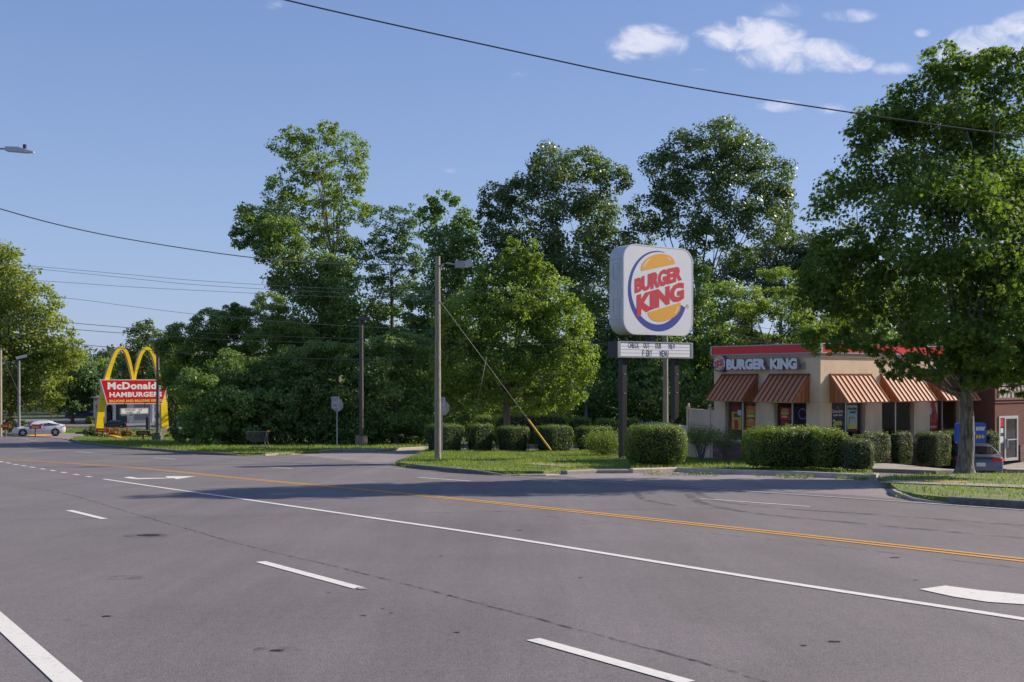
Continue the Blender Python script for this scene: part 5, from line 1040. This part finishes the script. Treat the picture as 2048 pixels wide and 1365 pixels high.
# vinyl fence
def fence():
    b = Vector(P(1377,900,46)); b.z = zg(b.x, 46); e = P(1432, 900, 43.8); root = thing('privacy_fence', 'tan vinyl privacy fence with capped posts left of the beige restaurant', 'fence', b, math.atan2(e.y-b.y, e.x-b.x)); L_ = (e-b).xy.length; zt = P(1400,820,45.5).z-b.z; M_v = mat('tan_vinyl', (.60,.46,.36), .6, var=.05, vscale=2)
    p = MB(); n = 10
    p.box(.1,-.02,.12,L_,.02,zt); pn = p.build('panel', M_v, root); g = MB()
    for i in range(1, n*2): x = .1+(L_-.1)*i/(n*2); g.box(x-.006,-.026,.14,x+.006,-.021,zt*.72)
    g.build('board_joint', mat('vinyl_joint', (.20,.15,.12), .7), pn); r = MB(); r.box(.1,-.05,zt-.03,L_,.05,zt+.04); r.box(.1,-.045,zt*.74,L_,.045,zt*.74+.10); r.box(.1,-.045,.1,L_,.045,.2); r.build('rail', M_v, root)
    for x in (0, L_*.80): q = MB(); q.box(x-.065,-.065,-.2,x+.065,.065,zt+.10); q.box(x-.085,-.085,zt+.10,x+.085,.085,zt+.13); q.ball((x,0,zt+.20),.055,.055,.075); q.build('post', M_v, root)
fence()
# abandoned shopping cart
def cart():
    Z = 60; b = onY(516, Z); b.z = P(516,899,Z).z; k = Z/2100; root = thing('shopping_cart', 'abandoned dark grey shopping cart under the roadside shrubs', 'shopping cart', b, R(-4)); M_c = mat('cart_wire', (.05,.055,.07), .45, metal=.5); H = (899-862.5)*k
    x0, x1, xf, y0, y1 = -.28, .50, -.60, -.28, .28; zb, zt = H*.42, H*.97; w = MB(); N = 14
    for s in (y0, y1):
        for i in range(N+1): t = i/N; x = xf+.12*(1-t)*0+ (x1-xf)*t; zbb = zb + max(0,(x0-x))*.55; w.tube([(x,s,zbb),(x,s,zt-.02*(1-t))], .006, 4)
        for j in range(7): t = j/6; w.tube([(xf+.0,s,zb+.18+(zt-zb-.18)*t),(x0,s,zb+(zt-zb)*t),(x1,s,zb+(zt-zb)*t)], .006, 4)
    for i in range(6): y = y0+(y1-y0)*i/5; w.tube([(xf,y,zt),(xf,y,zb+.18),(x0,y,zb),(x1,y,zb),(x1,y,zt)], .006, 4)
    w.build('basket', M_c, root); f = MB()
    for s in (y0, y1): f.tube([(xf,s,zt),(x1,s,zt),(x1-.02,s,zb),(x1+.08,s,.12),(xf+.15,s,.12)], .016, 6); f.tube([(x0+.08,s,zb),(x0+.02,s,.12)], .014, 6)
    f.tube([(xf+.15,y0,.12),(xf+.15,y1,.12)], .014, 6); f.tube([(xf,y0,zt),(xf,y1,zt)], .014, 6); f.build('frame', mat('cart_frame', (.10,.105,.12), .4, metal=.5), root)
    h = MB(); h.tube([(x1+.10,y0,zt+.03),(x1+.10,y1,zt+.03)], .02, 8); h.box(x1+.04,y0-.01,zt-.28,x1+.09,y0+.02,zt+.02); h.build('handle', mat('cart_handle', (.16,.07,.04), .6), root)
    for x in (xf+.2, x1+.05):
        for s in (y0, y1): q = MB(); q.tube([(x,s-.015,.055),(x,s+.015,.055)], .055, 12); q.build('wheel', M_black, root)
cart()
# ---------------------------------------------------------------- hedges and shrubs
M_h1 = leafmat('hedge_leaf', (0.055,0.101,0.023), (0.192,0.264,0.060), .3, .45); M_h2 = leafmat('hedge_leaf_bright', (.065,.115,.012), (.26,.33,.05), .32, .5); M_h3 = leafmat('hedge_leaf_grey', (.055,.080,.036), (.20,.24,.12), .28, .5)
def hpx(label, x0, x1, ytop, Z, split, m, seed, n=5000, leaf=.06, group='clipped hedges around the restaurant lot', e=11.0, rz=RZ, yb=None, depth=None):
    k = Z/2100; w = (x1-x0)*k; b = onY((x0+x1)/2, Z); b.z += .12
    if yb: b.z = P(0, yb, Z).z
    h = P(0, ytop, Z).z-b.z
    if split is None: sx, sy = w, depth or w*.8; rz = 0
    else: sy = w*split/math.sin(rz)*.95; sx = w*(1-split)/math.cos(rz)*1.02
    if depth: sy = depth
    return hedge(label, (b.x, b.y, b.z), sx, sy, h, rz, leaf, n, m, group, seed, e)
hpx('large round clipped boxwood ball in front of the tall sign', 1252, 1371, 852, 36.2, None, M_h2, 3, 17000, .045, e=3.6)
hpx('big square hedge block behind the wooden pole', 845, 933, 850.5, 56, .58, M_h1, 4, 8000, .05, yb=911)
hpx('second square hedge in the lawn row, right of the wooden pole', 930, 990, 850.5, 56, .42, M_h1, 5, 6000, .05, yb=909)
hpx('third square hedge in the lawn row, directly before the maple trunk', 989, 1062, 855, 56, .5, M_h1, 6, 6500, .05, yb=908)
hpx('fourth square hedge in the lawn row, behind the yellow guy guard', 1066, 1149, 853, 55.5, .5, M_h1, 7, 7500, .05, yb=907)
hpx('fifth dark square hedge in the lawn row, left of the green azalea', 1147, 1226, 855, 57, .5, M_h1, 8, 6500, .05, yb=906)
for i, (a, b, t, lab) in enumerate(((948,985,832,'short back-row hedge left of the maple trunk'),(984,1140,829,'long back-row hedge crossing behind the maple trunk'),(1138,1181,836,'back-row hedge block with a grey pole behind it'),(1190,1232,839,'small back-row hedge left of the sign post'),(1232,1280,838,'small back-row hedge directly behind the left sign post'))):
    hpx(lab, a, b, t, 70, None, M_h2, 20+i, 3500 + (6000 if i == 1 else 0), .07, e=5, depth=2.0)
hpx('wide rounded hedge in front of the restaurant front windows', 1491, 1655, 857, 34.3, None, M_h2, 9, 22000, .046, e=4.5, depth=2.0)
hpx('rounded bright hedge leaning against the wide hedge on its right', 1620, 1691, 860, 33.4, None, M_h2, 10, 9000, .046, e=3.4, depth=1.7)
hpx('lower grey-green hedge with a bare brown patch before the restaurant corner', 1681, 1741, 879, 32.6, None, M_h3, 11, 8000, .042, e=3.8, depth=1.2)
hpx('tall hedge block under the first side window', 1700, 1785, 869.5, 38.9, .25, M_h3, 12, 11000, .045, yb=937)
hpx('hedge block between the first and second side windows', 1776, 1827, 869, 40.2, .3, M_h3, 13, 8000, .045, yb=930)
hpx('hedge block with dry orange leaves right of the stone base gap', 1829, 1901, 869, 39.6, .45, M_h3, 14, 9000, .045, yb=932)
hpx('dark hedge showing behind the maple trunk and blue sign', 1872, 1935, 866, 42.0, .5, M_h1, 15, 6000, .05, yb=934)
hpx('hedge between the blue entrance sign and the side door', 1955, 1999, 868, 43, .4, M_h3, 16, 6000, .05, yb=938)
def azalea(label, px_, Z, y0, yb, w_px, m, seed, n=2600, twig=26, sparse=False, leaf=.055):
    rs = np.random.RandomState(seed); rn = random.Random(seed); k = Z/2100; b = onY(px_, Z); b.z = P(0,yb,Z).z; root = thing('azalea_shrub', label, 'shrub', b, 0, 'loose azalea shrubs on the lawn'); H = (yb-y0)*k; W = w_px*k/2; mb = MB(); tips = []
    for i in range(twig):
        a = rn.uniform(0, 6.28); r = W*rn.uniform(.25, 1)**.7; z = H*(rn.uniform(.55,.98) if sparse else rn.uniform(.3,.95)); t = Vector((math.cos(a)*r, math.sin(a)*r*.8, z)); m_ = Vector((t.x*.35+rn.gauss(0,.05), t.y*.35, z*.45)); mb.tube([(rn.gauss(0,.05),rn.gauss(0,.05),-.05), m_, t], [.016,.010,.004], 5)
        for q in range(3): e_ = m_.lerp(t, rn.uniform(.2,.9)); mb.tube([e_, e_+Vector((rn.gauss(0,.12),rn.gauss(0,.12),abs(rn.gauss(.1,.08))))], [.006,.002], 4)
        tips.append(t)
    mb.build('twigs', mat('azalea_twig', (.20,.15,.12), .9), root)
    t = np.array(tips); idx = rs.randint(0, len(t), n); s = np.array([.16*W*1.4, .16*W*1.4, .07*H*1.3]); pts = t[idx] + rs.normal(size=(n,3))*s*(1.0 if sparse else 1.5); pts[:,2] = np.maximum(pts[:,2], .05)
    leafmesh('foliage', pts, leaf*rs.uniform(.6,1.3,n), rs.uniform(0,1,n), 'oval', m, root, pts/ (np.linalg.norm(pts,axis=1)[:,None]+1e-6), seed=seed)
M_az = leafmat('azalea_leaf', (.09,.14,.02), (.28,.32,.07), .3, .5)
azalea('dense low green azalea left of the black sign posts', 1208, 48, 866, 917, 66, M_az, 31, 8000, 40, leaf=.06)
azalea('sparse twiggy azalea right of the boxwood ball', 1402, 41.5, 857, 920, 58, M_az, 32, 3000, 34, True)
azalea('thin leggy azalea in front of the restaurant stone base', 1450, 41.0, 862, 925, 54, M_az, 33, 1600, 26, True)
def bush(label, px_, Z, rx, ry, yb, m, seed, leaf=.14, cover=4, name='shrub', cat='shrub', group=None, shape='quad', tb=0):
    b = onY(px_, Z); cy = yb-ry*.8
    return tree(name, label, px_, Z, .05, yb-ry*.4, [(px_-rx*.5,cy+ry*.15,rx*.5,ry*.75,0),(px_+rx*.5,cy+ry*.15,rx*.5,ry*.75,.3),(px_,cy-ry*.05,rx*.7,ry*.85,-.2),(px_,cy+ry*.4,rx*.8,ry*.5,-.1)], leaf, cover, m, shape, group, seed, cat, limbr=.5, twig=False, tb=tb)
M_flo = leafmat('orange_flowers', (.10,.12,.02), (.42,.17,.03), .25, .6, (1.2,1.1,.8)); M_spk = leafmat('spiky_green', (.05,.075,.02), (.20,.22,.11), .3, .5)
bush('orange flowering bush at the foot of the left yellow arch', 237, 93, 23, 13, 876, M_flo, 41, .13, 4, 'flowering_shrub'); bush('spiky pale green plant left of the small bright red sign', 182, 93, 16, 12, 874, M_spk, 42, .3, 3, shape='long'); bush('low green and white flowering plants below the small bright red sign', 207, 92, 15, 7, 876, M_spk, 43, .12, 4)
bush('low yellow-green flower bed between the lamp post and the orange bush', 282, 94, 34, 8, 879, M_spk, 44, .12, 4, tb=.15); bush('reddish flowers beside the right arch footing', 343, 96, 18, 8, 878, M_flo, 45, .11, 3.5)
bush('small round bush beside the slim lamp post', 47, 112, 7, 7, 854, M_h2, 46, .15, 5); bush('small bush behind the white sedan hood', 77, 112, 6, 5, 853, M_h2, 47, .15, 5); bush('dark clipped shrub left of the white building wall', 180, 127, 8, 12, 851, M_h1, 48, .2, 6)
bush('low bush with pale flowers at the left edge', 18, 100, 15, 22, 858, M_spk, 49, .2, 3)

# ---------------------------------------------------------------- trees
L_map = leafmat('maple_leaf', (0.052,0.107,0.025), (0.191,0.258,0.064), 0.5, .6, spec=.2); L_map2 = leafmat('maple_leaf_light', (0.101,0.170,0.035), (0.279,0.355,0.090), 0.5, .5)
L_oak = leafmat('oak_leaf', (0.068,0.115,0.041), (0.165,0.220,0.083), 0.35, .42, spec=.5); L_loc = leafmat('locust_leaf', (0.106,0.171,0.043), (0.257,0.323,0.096), 0.5, .55); L_vine = leafmat('vine_leaf', (0.095,0.170,0.049), (0.244,0.323,0.107), 0.4, .45)
L_dk = leafmat('dark_leaf', (0.095,0.161,0.052), (0.203,0.271,0.089), 0.38, .5); L_syc = leafmat('sycamore_leaf', (0.124,0.172,0.043), (0.297,0.335,0.099), 0.5, .5); L_blu = leafmat('bluegreen_leaf', (0.068,0.128,0.074), (0.143,0.220,0.110), 0.38, .5); L_far = leafmat('far_leaf', (0.068,0.108,0.054), (0.143,0.176,0.088), .2, .7)
TG = 'trees behind the restaurants'
tree('maple_tree', 'large street maple on the corner lawn with a thick furrowed trunk', 1929, 31.1, .255, 775, [
 (1900,205,100,105),(2005,195,100,100),(1820,300,110,105),(1950,330,130,120),(2080,320,120,130),(1735,430,100,105),(1850,460,130,120),(1990,470,140,130),(2140,460,120,150),(1695,560,90,80),(1790,590,115,95),(1920,610,140,110),(2060,620,140,110),(2190,610,100,110),
 (1745,672,85,42),(1850,705,90,45),(1975,715,100,48),(2085,725,90,50),(1885,135,42,45),(1752,250,48,50),(1640,585,45,55),(2062,140,55,45),(1655,680,50,30),(1900,752,70,26,-1.2),(1960,742,60,28,-1.6),(1840,738,60,26,-1.0),(1930,700,90,40,-2.2),(1800,745,50,18),(1690,500,60,50),(2030,770,60,28),(1975,150,40,50),(1830,210,50,60)],
 .150, 2.3, L_map, 'star', None, 5, bark=BARKG(), rc=(.11,.24), kfac=3.2, flat=.7, dep=.95)
tree('maple_tree', 'bright green pyramidal maple rising behind the clipped hedge row', 1013, 61.5, .26, 800, [
 (1032,545,40,50),(1012,520,14,26),(1050,515,12,24),(985,545,12,24),(960,590,16,24),(1100,550,14,24),(1140,610,18,22),(905,615,16,22),(1008,605,70,60),(1078,590,62,60),(948,645,66,60),(1038,668,90,70),(1125,655,60,60),(920,722,60,60),(1000,748,90,62),(1090,735,85,62),(1148,722,48,52),(935,792,62,36),(1055,800,80,34),(1110,795,58,32),(902,660,34,50),(1028,496,20,26),(1165,680,26,42),(985,560,36,40),(1060,520,26,34),(890,790,26,30)],
 .17, 3.1, L_map2, 'oval', None, 6, rc=(.11,.25), kfac=3.0, flat=.6, base=onY(1013, 61.5))
tree('oak_tree', 'broad dark oak with open crown directly above the tall white sign', 1395, 84, .42, 600, [
 (1430,285,58,44),(1365,305,48,42),(1492,305,52,44),(1320,345,45,40),(1545,360,46,44),(1405,375,60,46),(1475,400,58,48),(1300,420,45,40),(1362,455,52,40),(1562,415,34,40),(1520,450,55,42),(1425,470,50,38),(1280,480,40,38),(1480,510,40,26),(1375,530,45,30),(1340,385,40,36),(1445,330,48,36),(1575,470,22,24)],
 .24, 2.6, L_oak, 'oval', TG, 7, rc=(.14,.28), kfac=2.2, flat=.7, bark=BARKG())
tree('oak_tree', 'dark oak with rounded lobes left of the tall white sign', 1140, 85, .4, 600, [
 (1095,335,42,42),(1168,325,48,42),(1222,365,36,40),(1050,390,50,40),(995,400,34,36),(1125,405,55,48),(1200,430,48,46),(1005,465,42,38),(1075,475,55,44),(1150,510,60,50),(1225,500,36,46),(1085,555,58,50),(1185,590,55,52),(975,430,18,28),(1020,520,40,40)],
 .24, 3.3, L_oak, 'oval', TG, 8, rc=(.15,.30), kfac=2.0, flat=.7)
tree('locust_tree', 'tall airy locust with layered yellow-green sprays, highest tree left of the wooden pole', 668, 88, .34, 520, [
 (580,292,42,29),(640,276,36,27),(700,300,36,32),(620,322,56,35),(716,345,26,27),(560,378,32,27),(625,382,56,29),(690,378,40,27),(562,412,42,29),(645,430,56,29),(705,430,40,27),(545,450,40,29),(605,470,54,29),(670,482,46,27),(705,505,26,27),(655,262,22,16),(585,270,22,18),(725,320,14,18),(600,345,40,21)],
 .22, 1.9, L_loc, 'oval', TG, 9, rc=(.15,.30), kfac=2.2, flat=.6, cat='tree', trunks=[(655,640,.26),(680,672,.26)])
tree('vine_tree', 'vine-smothered tree with a dark drooping lobe on its left, under the airy locust', 640, 84, .3, 620, [
 (497,440,34,32),(525,462,46,34),(480,478,20,20),(565,505,48,40),(590,560,56,50),(640,560,56,56),(620,630,60,60),(685,590,40,56),(690,655,42,52),(610,700,60,60),(565,470,44,34),(655,690,50,50),(665,530,34,30)],
 .24, 3.6, L_vine, 'oval', TG, 10, rc=(.16,.34), kfac=1.8)
tree('slender_tree', 'slender bluish open-crowned tree between the locust and the wooden pole', 783, 90, .22, 560, [
 (752,438,34,24),(812,432,40,26),(775,470,44,24),(825,480,36,22),(745,500,38,24),(800,515,44,24),(838,525,26,24),(735,548,36,24),(790,560,44,24),(760,600,44,30),(820,590,36,28)],
 .22, 2.0, L_blu, 'oval', TG, 11, rc=(.18,.34), kfac=2.0, flat=.5)
tree('vine_tree', 'dark vine-covered tree with light tuft on top behind the wooden pole', 905, 86, .3, 600, [
 (885,405,30,24),(860,430,24,22),(925,455,36,34),(885,490,44,44),(935,515,38,42),(890,560,46,48),(940,580,36,46),(880,630,50,50)],
 .26, 3.3, L_vine, 'oval', TG, 12, rc=(.16,.32), kfac=1.8, tb=-.1)
tree('vine_tree', 'ivy-wrapped trunk and undergrowth between the tall sign and the beige restaurant', 1395, 80, .3, 620, [
 (1395,570,36,50),(1400,650,48,54),(1385,730,50,54),(1420,790,48,50),(1440,700,40,50),(1360,800,50,50),(1395,850,50,40)], .24, 3.4, L_vine, 'oval', TG, 13, rc=(.16,.32), kfac=1.8)
tree('vine_tree', 'dense ivy-hung tree just behind the tall sign posts', 1290, 78, .3, 620, [
 (1270,560,50,50),(1220,620,50,54),(1300,640,54,56),(1250,710,54,54),(1320,720,46,54),(1210,770,54,54),(1280,790,56,54),(1210,700,44,50),(1180,820,40,40),(1250,850,50,36)], .24, 3.2, L_vine, 'oval', TG, 14, rc=(.16,.32), kfac=1.8, tb=-.12)
tree('sumac_tree', 'bright green feathery tree above the restaurant roof beside the street maple', 1530, 74, .2, 680, [
 (1500,600,44,32),(1545,572,42,30),(1590,610,48,34),(1470,640,40,32),(1530,650,54,38),(1610,660,50,38),(1560,700,56,36),(1480,700,44,40)], .26, 3.2, L_loc, 'long', TG, 15, rc=(.2,.4), flat=.5, tb=.1)
tree('woodland_tree', 'dark distant tree crown on the slope left of the street maple', 1560, 120, .3, 620, [
 (1480,530,44,26),(1545,510,54,30),(1610,500,54,34),(1500,570,54,34),(1580,560,60,40),(1650,540,50,50),(1440,560,26,24),(1680,600,50,50)], .34, 3.4, L_far, 'oval', TG, 16)
tree('woodland_tree', 'mid green tree behind the restaurant roof right of the tall sign', 1462, 76, .25, 720, [
 (1450,600,36,40),(1440,660,40,44),(1480,690,40,40),(1500,750,54,44),(1450,760,40,44),(1440,820,40,44),(1640,700,60,50),(1700,680,60,60)], .26, 3.2, L_vine, 'oval', TG, 17, tb=.08)
tree('woodland_tree', 'tree mass far behind the restaurant on the right', 1850, 80, .3, 700, [
 (1750,600,70,60),(1850,580,80,70),(1950,600,80,70),(2050,580,80,80),(2180,600,90,90),(1720,680,60,50),(1850,680,80,60),(2000,680,90,60)], .36, 2.6, L_dk, 'quad', TG, 18, twig=False)
# left woods, tree by tree
U = 'shrubby trees at the edge of the woods'
for i, (lab, px_, Z, bl, m, lf, cov, tb_) in enumerate((
 ('dark round-topped tree behind the right yellow arch', 285, 135, [(285,668,34,26),(260,700,34,28),(310,700,34,30),(285,735,44,32),(255,760,34,30),(310,760,40,34)], L_oak, .34, 3.4, 0),
 ('tall green tree right of the arches with drooping layered boughs', 390, 84, [(375,665,40,28),(350,700,34,28),(410,690,44,32),(370,730,44,30),(425,735,44,34),(380,780,46,34),(350,760,30,30),(430,640,36,24)], L_loc, .26, 3.6, -.1),
 ('leafy tree with a feathery top spray left of the vine tree', 490, 82, [(485,622,34,18),(470,632,26,18),(462,645,38,26),(510,650,42,30),(470,690,50,34),(530,700,48,36),(440,680,36,30)], L_loc, .25, 3.6, -.05),
 ('yellow-green tree leaning against the vine-covered tree', 560, 80, [(545,610,32,22),(575,640,38,30),(550,670,44,32),(595,690,44,34),(570,735,54,36)], L_loc, .25, 3.6, .08),
 ('dark shrubby tree above the shopping cart', 520, 72, [(470,740,54,40),(530,750,54,40),(490,800,60,40),(550,810,56,42),(470,850,54,34),(530,860,56,30)], L_dk, .22, 4.0, 0),
 ('vine-draped thicket left of the shopping cart', 440, 70, [(440,800,44,34),(420,840,50,34),(470,810,40,40),(455,870,50,22),(400,770,40,34)], L_vine, .20, 4.0, -.05),
 ('big dark green bush right of the grey lamp post', 385, 76, [(385,845,30,24),(370,862,26,18),(400,865,30,18)], L_dk, .16, 5.0, .05),
 ('thicket with sumac tops behind the exit sign', 640, 73, [(620,720,54,36),(680,715,50,32),(640,770,60,40),(700,780,56,42),(630,830,60,42),(700,850,56,34),(600,790,40,40)], L_dk, .22, 3.8, .05),
 ('yellow-orange tinged sumac thicket right of the dark lamp post', 790, 74, [(740,700,44,24),(790,690,46,26),(830,700,36,30),(760,745,54,36),(825,760,50,40),(770,810,60,44),(835,830,50,42),(740,860,50,30),(810,868,50,24)], L_vine, .22, 3.8, .12),
 ('dark tree between the wooden pole and the slender trees', 860, 82, [(850,620,44,44),(840,690,50,44),(880,700,54,50),(900,770,50,50),(870,830,50,40),(920,850,44,34)], L_dk, .25, 3.6, 0),
 ('dark undergrowth beneath the slender bluish tree', 765, 88, [(740,640,44,36),(800,650,48,34),(700,650,30,40),(770,680,50,30)], L_dk, .25, 3.0, 0),
 ('large yellow-green sycamore filling the left edge', 20, 118, [(-20,510,44,40),(15,520,34,36),(40,570,46,40),(-10,590,60,54),(75,605,46,36),(30,650,60,50),(85,660,44,40),(-30,680,60,54),(60,705,60,36),(110,715,50,30),(20,740,60,44),(85,755,54,34),(130,700,34,26),(0,790,54,36),(60,800,46,28),(100,790,34,22),(-60,600,60,80),(-60,750,60,80)], L_syc, .34, 3.0, .05),
 ('blue-green tree under the sycamore behind the white sedan', 145, 128, [(130,745,34,30),(165,735,34,28),(150,775,44,32),(115,790,34,26),(175,775,30,30),(140,810,40,20)], L_blu, .32, 3.8, .1),
 ('low dark tree left of the white building', 190, 150, [(175,740,30,26),(205,740,34,28),(185,780,36,30),(215,770,30,30),(160,800,34,24),(200,810,34,22)], L_dk, .34, 4.0, 0),
 ('mid green tree filling the gap right of the white building', 345, 122, [(335,700,34,34),(365,720,40,40),(335,760,34,34),(365,790,40,40),(345,830,34,28),(375,840,34,20)], L_dk, .30, 3.6, 0),
 ('tree crown showing between the yellow arches above the red panel', 235, 165, [(225,725,34,24),(255,735,34,26),(215,755,34,24),(245,765,44,24)], L_far, .36, 4, 0))):
    tree('woodland_tree', lab, px_, Z, .22, bl[0][1]+50, bl, lf, cov, m, 'long' if m is L_loc else 'oval', U, 40+i, rc=(.18,.36), kfac=1.4, tb=tb_, flat=.6)
# masses nobody could count
def mass(name, x0, x1, Z0, Z1, ytop, h, n, m, seed, leaf, wav=.5, base_off=0):
    rs = np.random.RandomState(seed); K = n//90; X = rs.uniform(x0, x1, K); Y = rs.uniform(Z0, Z1, K)
    hh = np.array([h*(1+wav*mnoise.noise(Vector((x/14, y/14, seed)))+.15*mnoise.noise(Vector((x/4,y/4,seed)))) for x, y in zip(X, Y)]); t = rs.uniform(0,1,K)**.6
    cz = np.array([zg(x,y) for x, y in zip(X,Y)]) + hh*t; idx = rs.randint(0, K, n); g = rs.normal(size=(n,3)); g /= np.linalg.norm(g,axis=1)[:,None]
    pts = np.stack([X,Y,cz],1)[idx] + g*np.array([1,1,.7])*leaf*4.6; pts[:,2] = np.maximum(pts[:,2], np.array([zg(a,b) for a,b in pts[:,:2]])+.02)
    o = leafmesh(name, pts, leaf*rs.uniform(.6,1.3,n), np.clip(.4+rs.uniform(-.25,.25,K)[idx]+rs.normal(size=n)*.1,0,1), 'quad', m, None, g, seed=seed); tag(o, kind='stuff'); return o
mass('far_woods', -150, 80, 165, 215, 0, 9.5, 110000, L_far, 61, .5, .35); mass('far_woods', -30, 130, 112, 135, 0, 10, 90000, L_dk, 62, .5, .35); mass('far_woods', -130, -84, 120, 165, 0, 9, 9000, L_dk, 66, .5, .3)
mass('undergrowth', -22, 14, 76, 84, 0, 3.4, 26000, L_dk, 63, .26); mass('undergrowth', -19, -9, 71, 76, 0, 1.9, 11000, L_vine, 64, .2); mass('undergrowth', 8, 50, 72, 84, 0, 5, 16000, L_dk, 65, .28)
